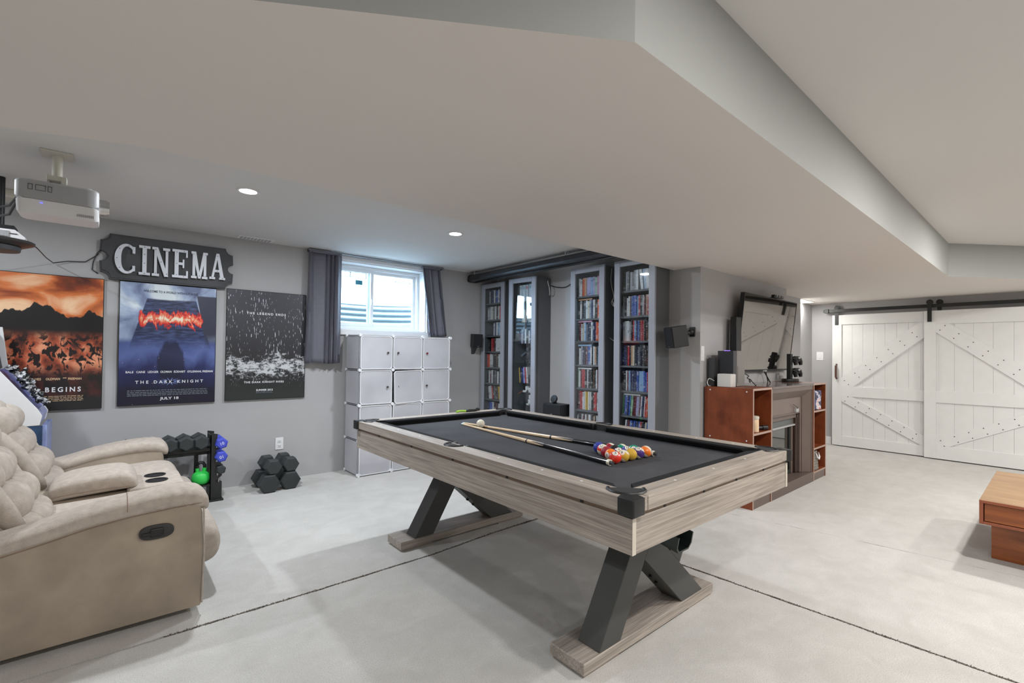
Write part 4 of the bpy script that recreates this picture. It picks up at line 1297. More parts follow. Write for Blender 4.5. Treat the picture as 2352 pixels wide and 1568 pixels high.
t = boxspk('centre_speaker', 'wide black speaker box standing between the two middle cabinets', (3.66, 3.55, 0.60), Matrix.Translation((3.68, 3.55, 0.665)) @ Matrix.Rotation(math.radians(-90), 4, 'Z'), 0.27, 0.15, 0.125)
tag(mesh_obj('satellite_speaker', MB().lathe([(0.005, -0.02), (0.035, -0.018), (0.045, 0), (0.042, 0.012), (0.005, 0.016)], (0, 0, 0), 24, Matrix.Translation((3.66, 3.575, 0.775)) @ Matrix.Rotation(math.radians(-70), 4, 'Y')).lathe([(0.025, 0), (0.025, 0.006), (0.012, 0.02), (0.005, 0.022)], (3.675, 3.575, 0.7285), 18), m_black, None, 40), 'small black round speaker on top of the wide speaker box', 'speaker')
t = thing('speaker_stand', 'pale metal stand carrying the wide black speaker box', 'stand', (3.68, 3.55, 0))
part('top_plate', MB().box(3.61, 3.75, 3.43, 3.67, 0.590, 0.602, 0.003), m_offwhite, t)
for yy in (3.45, 3.65):
    part('leg', MB().tube([(3.68, yy, 0.590), (3.68, yy, 0.012)], 0.010, 8), m_offwhite, t, 40)
part('base_plate', MB().box(3.61, 3.75, 3.42, 3.68, 0.0, 0.014, 0.003), m_offwhite, t)


def cable(label, pts, r, mat):
    # smooth the points a little
    P_ = [Vector(p) for p in pts]
    out = []
    for i in range(len(P_) - 1):
        p0, p1, p2, p3 = P_[max(i - 1, 0)], P_[i], P_[i + 1], P_[min(i + 2, len(P_) - 1)]
        for k in range(6):
            s = k / 6
            out.append(0.5 * ((2 * p1) + (-p0 + p2) * s + (2 * p0 - 5 * p1 + 4 * p2 - p3) * s * s + (-p0 + 3 * p1 - 3 * p2 + p3) * s ** 3))
    out.append(P_[-1])
    return tag(mesh_obj('cable', MB().tube(out, r, 6), mat, None, 40), label, 'cable')


cable('black cable drooping from the screen housing to the statue cabinet', [(3.94, 3.45, 2.16), (3.945, 3.55, 2.09), (3.945, 3.68, 2.03), (3.945, 3.82, 2.04), (3.945, 3.93, 2.07)], 0.005, m_black)
cable('stiff white cable bent beside the top of the statue cabinet', [(3.90, 3.925, 2.12), (3.86, 3.895, 2.10), (3.84, 3.85, 2.03), (3.86, 3.86, 1.98), (3.90, 3.90, 1.95), (3.92, 3.925, 1.965)], 0.005, m_cablew)
cable('white cable hanging in a bundle between the two right cabinets', [(3.82, 2.943, 2.13), (3.80, 2.938, 2.02), (3.80, 2.925, 1.93), (3.80, 2.90, 1.84), (3.80, 2.93, 1.78), (3.80, 2.88, 1.73), (3.80, 2.92, 1.80), (3.80, 2.89, 1.73), (3.80, 2.86, 1.62)], 0.004, m_cablew)
cable('short white cable crossing the gap low between the two right cabinets', [(3.80, 2.947, 1.43), (3.80, 2.89, 1.40), (3.80, 2.805, 1.405)], 0.004, m_cablew)
cable('white cable hanging beside the wide speaker box', [(3.76, 3.46, 0.72), (3.77, 3.42, 0.73), (3.77, 3.405, 0.66), (3.77, 3.41, 0.55), (3.77, 3.40, 0.30), (3.77, 3.42, 0.006)], 0.004, m_cablew)

# ------------------------------------------------------------------ pool table
TX0, TX1, TY0, TY1 = 1.287, 2.622, 0.900, 3.150
pt = thing('pool_table', 'grey oak pool table with dark felt and black crossed steel legs', 'pool table', (1.93, 2.03, 0))
RT, RB = 0.785, 0.735
RW = 0.088
ax0, ax1, ay0, ay1 = TX0 + 0.009, TX1 - 0.009, TY0 + 0.007, TY1 - 0.007
AZ1, AZ0 = 0.721, 0.602


def railbox(x0, x1, y0, y1, mat, nm='rail'):
    return part(nm, MB().box(x0, x1, y0, y1, RB, RT, 0.003, 2), mat, pt)


my = (TY0 + TY1) / 2
railbox(TX0, TX0 + RW, TY0 + 0.002, TY1 - 0.002, m_oak_y)
railbox(TX1 - RW, TX1, TY0 + 0.002, TY1 - 0.002, m_oak_y)
railbox(TX0 + RW + 0.0005, TX1 - RW - 0.0005, TY0, TY0 + RW, m_oak_x)
railbox(TX0 + RW + 0.0005, TX1 - RW - 0.0005, TY1 - RW, TY1, m_oak_x)
# rail sights
for yy in (TY0 + 0.47, TY0 + 0.75, TY0 + 1.46, TY0 + 1.72, TY0 + 1.96, TY0 + 0.26):
    for xx in (TX0 + 0.05, TX1 - 0.05):
        part('rail_sight', MB().cyl((xx, yy, RT), (xx, yy, RT + 0.0006), 0.0055, n=10), m_white, pt)
for xx in (TX0 + 0.34, TX0 + 0.64, TX0 + 0.94):
    for yy in (TY0 + 0.05, TY1 - 0.05):
        part('rail_sight', MB().cyl((xx, yy, RT), (xx, yy, RT + 0.0006), 0.0055, n=10), m_white, pt)
m_gap = plain('table_gap', (128, 108, 92), 0.6)
part('gap_strip', MB().box(ax0 + 0.006, ax1 - 0.006, ay0 + 0.006, ay1 - 0.006, AZ1 - 0.01, RB + 0.002), m_gap, pt)
part('apron', MB().box(ax0, ax0 + 0.02, ay0, ay1, AZ0, AZ1, 0.001, 1), m_oak_y, pt)
part('apron', MB().box(ax1 - 0.02, ax1, ay0, ay1, AZ0, AZ1, 0.001, 1), m_oak_y, pt)
part('apron', MB().box(ax0 + 0.021, ax1 - 0.021, ay0 + 0.001, ay0 + 0.02, AZ0, AZ1, 0.001, 1), m_oak_x, pt)
part('apron', MB().box(ax0 + 0.021, ax1 - 0.021, ay1 - 0.02, ay1, AZ0, AZ1, 0.001, 1), m_oak_x, pt)
m_trim = plain('oak_trim', (206, 198, 184), 0.5)
for (xx, yy) in ((ax0, ay0), (ax1 - 0.02, ay0), (ax0, ay1 - 0.02), (ax1 - 0.02, ay1 - 0.02)):
    ye = yy - 0.0012 if yy == ay0 else yy + 0.0202
    part('corner_trim', MB().box(xx, xx + 0.02, ye, ye + 0.001, AZ0, AZ1), m_trim, pt)
for i in range(5):
    yy = ay0 + 0.22 + i * 0.42
    part('bolt', MB().box(ax0 + 0.003, ax0 + 0.007, yy - 0.006, yy + 0.006, AZ1 - 0.001, RB + 0.001), m_black, pt)
for i in range(4):
    xx = ax0 + 0.2 + i * 0.28
    part('bolt', MB().box(xx - 0.006, xx + 0.006, ay0 + 0.003, ay0 + 0.007, AZ1 - 0.001, RB + 0.001), m_black, pt)
part('slate_bed', MB().box(ax0 + 0.022, ax1 - 0.022, ay0 + 0.022, ay1 - 0.022, 0.70, 0.744), m_felt, pt)
part('underside', MB().box(ax0 + 0.021, ax1 - 0.021, ay0 + 0.021, ay1 - 0.021, AZ0 + 0.01, AZ0 + 0.022), m_dark, pt)
# cushions: triangular noses between the pockets
ix0, ix1, iy0, iy1 = TX0 + RW, TX1 - RW, TY0 + RW, TY1 - RW
CN = 0.046


def cushion_x(y, s, a, b):
    """along x, nose towards s*y"""
    prof = [(y, 0.744), (y, RT - 0.001), (y + s * 0.012, RT - 0.001), (y + s * CN, 0.780), (y + s * CN, 0.772), (y + s * 0.02, 0.744)]
    k = CN * 1.0
    rings = [[(a + (abs(p[0] - y) / CN) * k, p[0], p[1]) for p in prof], [(b - (abs(p[0] - y) / CN) * k, p[0], p[1]) for p in prof]]
    return part('cushion', MB().loft(rings), m_cushion, pt)


def cushion_y(x, s, a, b, ka=1.0, kb=1.0):
    prof = [(x, 0.744), (x, RT - 0.001), (x + s * 0.012, RT - 0.001), (x + s * CN, 0.780), (x + s * CN, 0.772), (x + s * 0.02, 0.744)]
    rings = [[(p[0], a + (abs(p[0] - x) / CN) * CN * ka, p[1]) for p in prof], [(p[0], b - (abs(p[0] - x) / CN) * CN * kb, p[1]) for p in prof]]
    return part('cushion', MB().loft(rings), m_cushion, pt)


cushion_x(iy0, 1, ix0 + 0.045, ix1 - 0.045)
cushion_x(iy1, -1, ix0 + 0.045, ix1 - 0.045)
for x, s in ((ix0, 1), (ix1, -1)):
    cushion_y(x, s, iy0 + 0.045, my - 0.058, 1.0, 0.4)
    cushion_y(x, s, my + 0.058, iy1 - 0.045, 0.4, 1.0)


m_hole = plain('pocket_black', (42, 43, 45), 0.8)


def pocket_ring(cx, cy, ang, r, spread, n=18):
    """black U-shaped pocket rim, opening away from direction ang"""
    rings = []
    for k in range(n + 1):
        a = ang - spread + 2 * spread * k / n
        e = (math.cos(a), math.sin(a))
        prof = ((r - 0.004, RT - 0.035), (r + 0.007, RT - 0.012), (r + 0.010, RT + 0.002), (r + 0.006, RT + 0.0065), (r - 0.002, RT + 0.006), (r - 0.007, RT))
        rings.append([(cx + e[0] * q, cy + e[1] * q, z) for q, z in prof])
    return MB().loft(rings)


for (cx, cy, sx, sy) in ((TX0 + 0.094, TY0 + 0.094, -1, -1), (TX1 - 0.094, TY0 + 0.094, 1, -1), (TX0 + 0.094, TY1 - 0.094, -1, 1), (TX1 - 0.094, TY1 - 0.094, 1, 1)):
    ang = math.atan2(sy, sx)
    part('pocket_rim', pocket_ring(cx + sx * 0.004, cy + sy * 0.004, ang, 0.060, math.radians(102)), m_black, pt, 50)
    aa = [ang + math.radians(-100 + 200 * k / 18) for k in range(19)]
    part('pocket_hole', MB().prism([(cx + 0.062 * math.cos(a), cy + 0.062 * math.sin(a)) for a in aa], 'z', RT - 0.02, RT + 0.0012), m_hole, pt)
    part('pocket_hole', MB().box(min(ix0 if sx < 0 else ix1 - 0.004, 9), (ix0 + 0.004 if sx < 0 else ix1), cy - sy * 0.055 - 0.06, cy - sy * 0.055 + 0.06, 0.7442, RT - 0.0005).box(cx - sx * 0.055 - 0.06, cx - sx * 0.055 + 0.06, iy0 if sy < 0 else iy1 - 0.004, iy0 + 0.004 if sy < 0 else iy1, 0.7442, RT - 0.0005), m_hole, pt)
    # corner cap: chamfered post over the corner
    ox, oy = (TX0 if sx < 0 else TX1), (TY0 if sy < 0 else TY1)
    o_ = 0.012
    def q(dx, dy):
        return (ox - sx * dx, oy - sy * dy)
    poly = [q(-o_, 0.052), q(-o_, 0.008), q(0.008, -o_), q(0.052, -o_), q(0.062, 0.04), q(0.04, 0.062)]
    if sx * sy < 0:
        poly.reverse()
    part('corner_cap', MB().prism([q(-o_, 0.052), q(-o_, -o_ * 0.6), q(-o_ * 0.6, -o_), q(0.052 if sx < 0 else 0.012, -o_), q(0.066, 0.030), q(0.030, 0.066)], 'z', RB - 0.004, RT + 0.003, 0.003), m_black, pt, 30)
for sx, x in ((-1, TX0 + 0.070), (1, TX1 - 0.070)):
    part('pocket_rim', pocket_ring(x, my, 0 if sx > 0 else PI, 0.052, math.radians(96)), m_black, pt, 50)
    a0_ = 0 if sx > 0 else PI
    part('pocket_hole', MB().prism([(x + 0.050 * math.cos(a0_ + math.radians(-94 + 188 * k / 18)), my + 0.050 * math.sin(a0_ + math.radians(-94 + 188 * k / 18))) for k in range(19)], 'z', RT - 0.02, RT + 0.0012), m_hole, pt)
    xi = ix0 if sx < 0 else ix1
    part('pocket_hole', MB().box(min(xi, xi - sx * 0.006), max(xi, xi - sx * 0.006), my - 0.066, my + 0.066, 0.7442, RT - 0.0005), m_hole, pt)
    part('pocket_lining', MB().box(min(xi - sx * 0.002, xi - sx * 0.030), max(xi - sx * 0.002, xi - sx * 0.030), my - 0.064, my - 0.050, 0.7442, RT + 0.002, 0.005).box(min(xi - sx * 0.002, xi - sx * 0.030), max(xi - sx * 0.002, xi - sx * 0.030), my + 0.050, my + 0.064, 0.7442, RT + 0.002, 0.005), m_black, pt, 40)

# bases and legs
for (b0, b1) in ((1.200, 1.385), (2.700, 2.885)):
    part('base_plank', MB().box(1.408, 2.436, b0, b1, 0.012, 0.060, 0.002, 1), m_oak_x, pt)
    part('base_foot', MB().box(1.42, 1.64, b0 + 0.008, b1 - 0.008, 0.0, 0.0125), m_oak_x, pt)
    part('base_foot', MB().box(2.20, 2.424, b0 + 0.008, b1 - 0.008, 0.0, 0.0125), m_oak_x, pt)
    l0, l1 = b0 + 0.004, b0 + 0.120
    zt = AZ0 + 0.012
    dz = zt - 0.06
    part('leg', MB().prism([(1.507, 0.06), (1.645, 0.06), (1.645 + 0.598 * dz, zt), (1.507 + 0.598 * dz, zt)], 'y', l0, l1, 0.003), m_leg, pt)
    # lower right bar leaning back to the first bar, cut along its face
    part('leg', MB().prism([(2.135, 0.06), (2.333, 0.06), (1.885, 0.460), (1.818, 0.349)], 'y', l0 + 0.001, l1 - 0.001, 0.003), m_leg, pt)
    part('leg', MB().prism([(2.114, 0.2555), (2.114 + 0.65 * (zt - 0.252), zt), (1.976 + 0.65 * (zt - 0.252), zt), (2.028, 0.332)], 'y', l0 + 0.002, l1 - 0.002, 0.003), m_leg, pt)
    for (bx, bz) in ((2.015, 0.170), (1.965, 0.214)):
        part('leg_bolt', MB().cyl((bx - 0.008, b0 + 0.07, bz - 0.008), (bx + 0.01, b0 + 0.07, bz + 0.012), 0.009, n=8), m_black, pt)
part('ball_return', MB().prism([(1.80, 0.505), (1.80, 0.455), (1.82, 0.432), (1.90, 0.432), (1.92, 0.455), (1.92, 0.505), (1.912, 0.505), (1.912, 0.458), (1.897, 0.440), (1.823, 0.440), (1.808, 0.458), (1.808, 0.505)], 'y', 1.02, 1.15, 0, Matrix.Translation((1.86, 1.15, 0.58)) @ Matrix.Rotation(math.radians(10), 4, 'X') @ Matrix.Translation((-1.86, -1.15, -0.565))), plain('return_green_black', (40, 52, 50), 0.35), pt)
part('return_bracket', MB().box(1.80, 1.92, 1.13, 1.17, 0.50, AZ0 + 0.012), m_black, pt)

# ------------------------------------------------------------------ balls and cues
BR = 0.0292
BZ = 0.744 + BR
BC = {1: (214, 172, 62), 2: (52, 70, 170), 3: (232, 54, 30), 4: (78, 52, 130), 5: (242, 124, 34), 6: (10, 140, 112), 7: (160, 30, 48), 8: (20, 20, 22)}
BN = {1: 'yellow', 2: 'blue', 3: 'red', 4: 'purple', 5: 'orange', 6: 'green', 7: 'maroon', 8: 'black'}


def ball_mat(n):
    t = NT('ball_%d' % n)
    col = lin(BC[n if n <= 8 else n - 8])
    if n > 8:
        co = t.n('TexCoord').outputs['Object']
        ax = t.n('VectorMath', dict(operation='DOT_PRODUCT'), i0=co, i1=(0.55, -0.2, 0.81)).outputs['Value']
        c = t.mix(t.smooth(t.math('ABSOLUTE', ax), BR * 0.55, BR * 0.57), col, lin((228, 222, 206)))
    else:
        c = col
    p = t.n('BsdfPrincipled', Base_Color=c, Roughness=0.08)
    p.inputs['Coat Weight'].default_value = 0.6
    return t.surf(p.outputs[0])


spot_m = plain('ball_spot', (236, 232, 220), 0.1, coat=0.6)
num_m = plain('ball_number', (30, 28, 30), 0.3)


def pool_ball(n, x, y, d):
    nm_ = BN[n if n <= 8 else n - 8] + (' striped' if n > 8 else ' solid')
    t = thing('pool_ball', nm_ + ' number %d pool ball in the racked triangle' % n, 'pool ball', (x, y, 0.744), 0, 'racked pool balls')
    t.location = (x, y, BZ)
    INV[t.name] = Matrix.Translation((x, y, BZ)).inverted()
    part('ball', MB().sphere((x, y, BZ), BR, 32, 20), ball_mat(n), t, 180)
    d = Vector(d).normalized()
    q = d.to_track_quat('Z', 'Y').to_matrix().to_4x4()
    up_ = Vector((0, 0, 1))
    # upright numeral: build a frame whose y is the world up projected
    zz = d
    yy = (up_ - zz * up_.dot(zz)).normalized()
    xx = yy.cross(zz)
    F = Matrix((xx, yy, zz)).transposed().to_4x4()
    F.translation = (x, y, BZ)
    capr = math.radians(27)
    mb = MB()
    rings = []
    for k in range(5):
        a = capr * (1 - k / 4.0) + 0.002
        rr_ = BR + 0.00025
        rings.append([F @ Vector((rr_ * math.sin(a) * math.cos(2 * PI * j / 18), rr_ * math.sin(a) * math.sin(2 * PI * j / 18), rr_ * math.cos(a))) for j in range(18)])
    mb.loft(rings)
    part('number_spot', mb, spot_m, t, 60)
    s = str(n)
    text_part('number', s, 0.017, num_m, t, F @ Matrix.Translation((0, -0.0058, BR + 0.0002)), 0.0004, width=0.0075 if len(s) == 1 else 0.0125)
    return t


pr, po, pb = Vector((1.812, 1.366)), Vector((2.048, 1.357)), Vector((1.938, 1.566))
pitch = 2 * BR + 0.0004
e1 = (po - pr).normalized()
e2 = Vector((e1.x * 0.5 - e1.y * 0.866, e1.x * 0.866 + e1.y * 0.5))
cam_dir = Vector((-0.70, -0.62, 0.40))
RACK = {(0, 0): 3, (1, 0): 9, (2, 0): 1, (3, 0): 12, (4, 0): 13, (0, 1): 5, (0, 2): 7, (0, 3): 11, (0, 4): 2, (1, 1): 4, (2, 1): 10, (3, 1): 6, (1, 2): 8, (2, 2): 14, (1, 3): 15}
NDIR = {3: (-0.45, -0.35, 0.85), 9: (-0.75, -0.25, 0.75), 12: (-0.45, -0.25, 0.9), 13: (0.4, -0.85, 0.2), 5: (-0.95, 0.05, 0.05), 11: (-0.6, -0.15, 0.75), 2: (-0.6, -0.75, -0.1), 4: (-0.5, -0.4, 0.85), 10: (-0.35, -0.5, 0.85), 6: (-0.75, -0.5, 0.5), 1: (0, 0.9, 0.1), 7: (0.3, 0.6, 0.1), 8: (0.6, 0.5, 0.4), 14: (0.5, 0.6, 0.2), 15: (0.6, 0.5, 0.3)}
for (i, j), n in RACK.items():
    c = pr + e1 * (pitch * i) + e2 * (pitch * j)
    pool_ball(n, c.x, c.y, NDIR[n])
tag(mesh_obj('cue_ball', MB().sphere((1.944, 2.600, BZ), BR, 32, 20), m_ivory, None, 180), 'ivory white cue ball resting by the cue tips', 'pool ball')


def cue(label, tip, butt):
    a = Vector((tip[0], tip[1], 0.744 + 0.0068))
    b = Vector((butt[0], butt[1], 0.744 + 0.0148))
    d = b - a
    L_ = d.length
    def at(s):
        return a + d * (s / L_)
    def rad(s):
        return 0.0062 + (0.0142 - 0.0062) * min(1, s / (L_ - 0.03))
    t = thing('pool_cue', label, 'pool cue', tuple(a.lerp(b, 0.5)))
    def seg(nm_, s0, s1, mat, k=1.0):
        part(nm_, MB().tube([at(s0), at((s0 + s1) / 2), at(s1)], [rad(s0) * k, rad((s0 + s1) / 2) * k, rad(s1) * k], 16), mat, t, 50)
    seg('tip', 0, 0.010, plain('cue_tip', (190, 214, 232), 0.7), 0.96)
    seg('ferrule', 0.010, 0.032, m_ivory)
    seg('shaft', 0.032, L_ * 0.545, m_maple)
    seg('joint_ring', L_ * 0.545, L_ * 0.553, m_black, 1.03)
    seg('forearm', L_ * 0.553, L_ * 0.66, m_maple)
    # four dark points running up the forearm
    mbp = MB()
    dn = d.normalized()
    side = dn.cross(Vector((0, 0, 1))).normalized()
    upv = side.cross(dn)
    for k in range(4):
        an = PI / 4 + k * PI / 2
        rr0, rr1 = rad(L_ * 0.575), rad(L_ * 0.665)
        dirv = side * math.cos(an) + upv * math.sin(an)
        tan = -side * math.sin(an) + upv * math.cos(an)
        rings = []
        for s, w in ((L_ * 0.578, 0.0006), (L_ * 0.61, 0.0035), (L_ * 0.64, 0.006), (L_ * 0.661, 0.0085)):
            r_ = rad(s) + 0.0002
            base = at(s)
            ring = []
            for q_ in (-1, -0.5, 0, 0.5, 1):
                al = q_ * w / r_
                ring.append(base + (dirv * math.cos(al) + tan * math.sin(al)) * (r_ + 0.0003))
            for q_ in (1, 0, -1):
                al = q_ * w / r_
                ring.append(base + (dirv * math.cos(al) + tan * math.sin(al)) * (r_ - 0.0015))
            rings.append(ring)
        mbp.loft(rings)
    part('inlay_points', mbp, m_black, t, 40)
    seg('butt', L_ * 0.66, L_ - 0.022, plain('cue_lacquer', (18, 18, 20), 0.15, coat=0.6))
    seg('butt_ring', L_ - 0.022, L_ - 0.008, m_ivory, 1.04)
    part('bumper', MB().tube([at(L_ - 0.008), at(L_ + 0.008)], [0.0095, 0.0085], 14), m_dark, t, 40)


cue('front pool cue on the felt, its butt beside the red number 3 ball', (1.920, 2.792), (1.757, 1.345))
cue('rear pool cue on the felt, its butt beyond the orange striped ball', (1.952, 2.822), (2.098, 1.335))
gl = thing('wrist_strap', 'lime green and black strap lying on the far end rail of the pool table', 'strap', (2.2, 3.10, RT))
part('green_band', MB().tube([(2.08, 3.10, RT + 0.009), (2.12, 3.112, RT + 0.012), (2.17, 3.10, RT + 0.009)], 0.008, 8), plain('lime', (150, 196, 60), 0.6), gl, 50)
part('black_pad', MB().tube([(2.17, 3.10, RT + 0.009), (2.21, 3.105, RT + 0.011), (2.26, 3.10, RT + 0.010), (2.29, 3.112, RT + 0.016), (2.31, 3.105, RT + 0.012)], [0.009, 0.011, 0.010, 0.013, 0.008], 8), m_black, gl, 50)


# ------------------------------------------------------------------ media stand with electric fireplace
FY, BY = 1.65, 2.062


def tower(label, x0, x1, shelves):
    t = thing('side_bookcase', label, 'bookcase', ((x0 + x1) / 2, (FY + BY) / 2, 0), 0, 'bookcases beside the fireplace')
    th = 0.018
    zt = 0.992
    part('side_panel', MB().box(x0, x0 + th, FY, BY, 0.0, zt - th), m_cherry, t)
    part('side_panel', MB().box(x1 - th, x1, FY, BY, 0.0, zt - th), m_cherry, t)
    part('top', MB().box(x0, x1, FY, BY, zt - th, zt), m_cherry, t)
    part('back', MB().box(x0 + th, x1 - th, BY - 0.008, BY, 0.08, zt - th), m_cherry, t)
    part('kick_board', MB().box(x0 + th, x1 - th, FY + 0.004, FY + 0.018, 0.0, 0.075), m_mantel, t)
    for z in shelves:
        part('shelf', MB().box(x0 + th + 0.0005, x1 - th - 0.0005, FY + 0.002, BY - 0.009, z - th, z), m_cherry, t)
    mb = MB()
    e = 0.0015
    mb.box(x0, x0 + th, FY - e, FY, 0.0, zt).box(x1 - th, x1, FY - e, FY, 0.0, zt).box(x0 + th, x1 - th, FY - e, FY, zt - th, zt)
    for z in shelves:
        mb.box(x0 + th, x1 - th, FY - e + 0.002, FY + 0.002, z - th, z)
    part('edge_band', mb, m_cherry_edge, t)
    mb = MB()
    for yy in (FY + 0.05, BY - 0.05):
        for z in (0.965, 0.56, 0.05):
            mb.cyl((x0 - 0.0012, yy, z), (x0 + 0.001, yy, z), 0.006, n=10)
    for yy in (FY + 0.20,):
        for z in (0.80, 0.74, 0.46):
            mb.cyl((x1 - th - 0.0012, yy, z), (x1 - th + 0.001, yy, z), 0.006, n=10)
    part('screw_caps', mb, m_white, t)
    return t


tower('cherry brown open bookcase left of the fireplace, nearest the pool table', 4.012, 4.402, (0.622, 0.345, 0.093))
tower('cherry brown open bookcase right of the fireplace', 5.455, 5.838, (0.712, 0.332, 0.093))
fp = thing('electric_fireplace', 'brown electric fireplace with a stepped mantel between two bookcases', 'fireplace', (4.93, 1.85, 0))
fx0, fx1 = 4.405, 5.452
part('mantel_top', MB().box(fx0, fx1, FY - 0.004, BY, 0.972, 0.994, 0.002, 1), plain('mantel_gloss', (104, 92, 88), 0.12), fp)
part('frieze', MB().box(fx0 + 0.004, fx1 - 0.004, FY + 0.004, FY + 0.03, 0.935, 0.972), m_mantel, fp)
# cornice board sloping inwards
part('cornice', MB().prism([(FY + 0.008, 0.935), (FY + 0.030, 0.935), (FY + 0.085, 0.862), (FY + 0.066, 0.862)], 'x', fx0 + 0.004, fx1 - 0.06), m_mantel, fp)
for s in (-1, 1):
    xa = fx0 + 0.004 if s < 0 else fx1 - 0.004
    mb = MB()
    mb.box(min(xa, xa - s * 0.025), max(xa, xa - s * 0.025), FY + 0.006, FY + 0.05, 0.10, 0.935, 0.002, 1)
    part('pilaster', mb, m_mantel, fp)
    mb = MB().prism([(xa - s * 0.026, FY + 0.012), (xa - s * 0.026, FY + 0.03), (xa - s * 0.115, FY + 0.085), (xa - s * 0.115, FY + 0.066)] if s > 0 else [(xa - s * 0.115, FY + 0.066), (xa - s * 0.115, FY + 0.085), (xa - s * 0.026, FY + 0.03), (xa - s * 0.026, FY + 0.012)], 'z', 0.10, 0.93)
    part('jamb_panel', mb, m_mantel, fp)
    for k in range(3):
        xx = xa - s * (0.135 + 0.05 * k)
        part('moulding', MB().box(xx - 0.018, xx + 0.018, FY + 0.070 + 0.022 * k, FY + 0.115 + 0.022 * k, 0.10, 0.862 - 0.08 * k, 0.005, 2), m_mantel if k % 2 == 0 else m_mantel_dark, fp)
ixa, ixb = fx0 + 0.13, fx1 - 0.13
part('header_panel', MB().box(ixa - 0.01, ixb + 0.01, FY + 0.072, FY + 0.088, 0.715, 0.865), plain('header', (118, 104, 97), 0.4), fp)
part('header_ledge', MB().box(ixa + 0.02, ixb - 0.02, FY + 0.065, FY + 0.105, 0.700, 0.716, 0.003), m_mantel, fp)
part('inner_header', MB().box(ixa + 0.02, ixb - 0.02, FY + 0.092, FY + 0.11, 0.655, 0.700), m_mantel, fp)
part('vent_strip', MB().box(ixa + 0.06, ixb - 0.06, FY + 0.115, FY + 0.13, 0.590, 0.655), plain('insert_grey', (92, 96, 96), 0.35), fp)
part('vent_lip', MB().box(ixa + 0.06, ixb - 0.06, FY + 0.098, FY + 0.13, 0.574, 0.590, 0.003), m_projg, fp)
part('insert_frame', MB().box(ixa + 0.10, ixa + 0.15, FY + 0.125, FY + 0.14, 0.10, 0.575).box(ixb - 0.15, ixb - 0.10, FY + 0.125, FY + 0.14, 0.10, 0.575).box(ixa + 0.15, ixb - 0.15, FY + 0.125, FY + 0.14, 0.10, 0.14), plain('insert_dark', (44, 50, 48), 0.35), fp)
part('insert_glass', MB().box(ixa + 0.15, ixb - 0.15, FY + 0.132, FY + 0.136, 0.14, 0.575), m_mirror, fp)
part('back_box', MB().box(fx0 + 0.03, fx1 - 0.03, FY + 0.145, BY - 0.002, 0.10, 0.97), m_mantel_dark, fp)
part('hearth', MB().box(fx0, fx1, FY, BY - 0.002, 0.0, 0.098, 0.002, 1), plain('hearth_brown', (96, 82, 76), 0.4), fp)
part('latch', MB().box(ixb - 0.19, ixb - 0.12, FY + 0.050, FY + 0.073, 0.717, 0.752, 0.003), m_projg, fp)
tag(mesh_obj('antenna_wire', MB().tube([(5.06, FY + 0.055, 0.80), (5.14, FY + 0.050, 0.772), (5.165, FY + 0.050, 0.766), (5.165, FY + 0.055, 0.725)], 0.003, 6), m_dark, None, 40), 'thin dark wire fixed across the fireplace header', 'wire')

# items in the bookcases
jar = thing('jar', 'pale jar with a lid on the middle shelf of the left bookcase', 'jar', (4.145, FY + 0.042, 0.622))
part('body', MB().lathe([(0.030, 0), (0.034, 0.004), (0.034, 0.105), (0.030, 0.11)], (4.145, FY + 0.042, 0.6225), 22), plain('jar_pale', (226, 196, 160), 0.3), jar, 40)
part('lid', MB().lathe([(0.035, 0.11), (0.036, 0.113), (0.036, 0.132), (0.030, 0.135)], (4.145, FY + 0.042, 0.6225), 22), m_offwhite, jar, 40)
tag(mesh_obj('flashlight', MB().cyl((4.20, FY + 0.09, 0.644), (4.30, FY + 0.045, 0.644), 0.016, n=14).cyl((4.30, FY + 0.045, 0.644), (4.35, FY + 0.024, 0.644), 0.021, n=14), m_black, None, 40), 'black flashlight lying beside the pale jar', 'flashlight')
gb = thing('game_box', 'dark game box with a bright picture standing in the right bookcase', 'box', (5.62, FY + 0.15, 0.712))
Mg = Matrix.Translation((5.625, FY + 0.022, 0.7135)) @ Matrix.Rotation(math.radians(-8), 4, 'Z')
part('box', MB().box(-0.09, 0.09, 0, 0.05, 0, 0.20, 0.002, 1, Mg), m_textk, gb)


def cover_mat():
    t = NT('cover_print')
    co = t.n('TexCoord').outputs['Object']
    n = t.n('TexNoise', Vector=co, Scale=18.0, Detail=4.0).outputs[0]
    c = t.ramp(n, [(0.35, lin((24, 24, 40))), (0.5, lin((70, 70, 120))), (0.58, lin((222, 226, 228))), (0.66, lin((200, 120, 110)))])
    return t.surf(t.n('BsdfPrincipled', Base_Color=c, Roughness=0.25).outputs[0])


part('cover', MB().box(-0.088, 0.088, -0.0012, 0.0002, 0.003, 0.197, 0, 1, Mg), cover_mat(), gb)
bk = thing('wicker_basket', 'grey woven basket with a white rope handle, bottom of the right bookcase', 'basket', (5.60, FY + 0.14, 0.093))
mb = MB()
rings = []
for k in range(15):
    z = 0.0935 + 0.19 * k / 14
    w = 0.075 + 0.0 * k + (0.004 if k % 2 else 0) - 0.012 * k / 14
    rings.append([(5.612 + math.copysign(abs(math.cos(a)) ** 0.5, math.cos(a)) * w, FY + 0.088 + math.copysign(abs(math.sin(a)) ** 0.5, math.sin(a)) * w, z) for a in [2 * PI * q_ / 28 for q_ in range(28)]])
part('weave', mb.loft(rings), plain('wicker_grey', (128, 124, 116), 0.9, var=0.35, vscale=70, bmp=0.6, bscale=90), bk)
part('rope_handle', MB().tube([(5.585, FY + 0.016, 0.262), (5.59, FY + 0.002, 0.225), (5.62, FY - 0.002, 0.205), (5.65, FY + 0.002, 0.23), (5.655, FY + 0.016, 0.268)], 0.008, 8), m_conn, bk, 50)

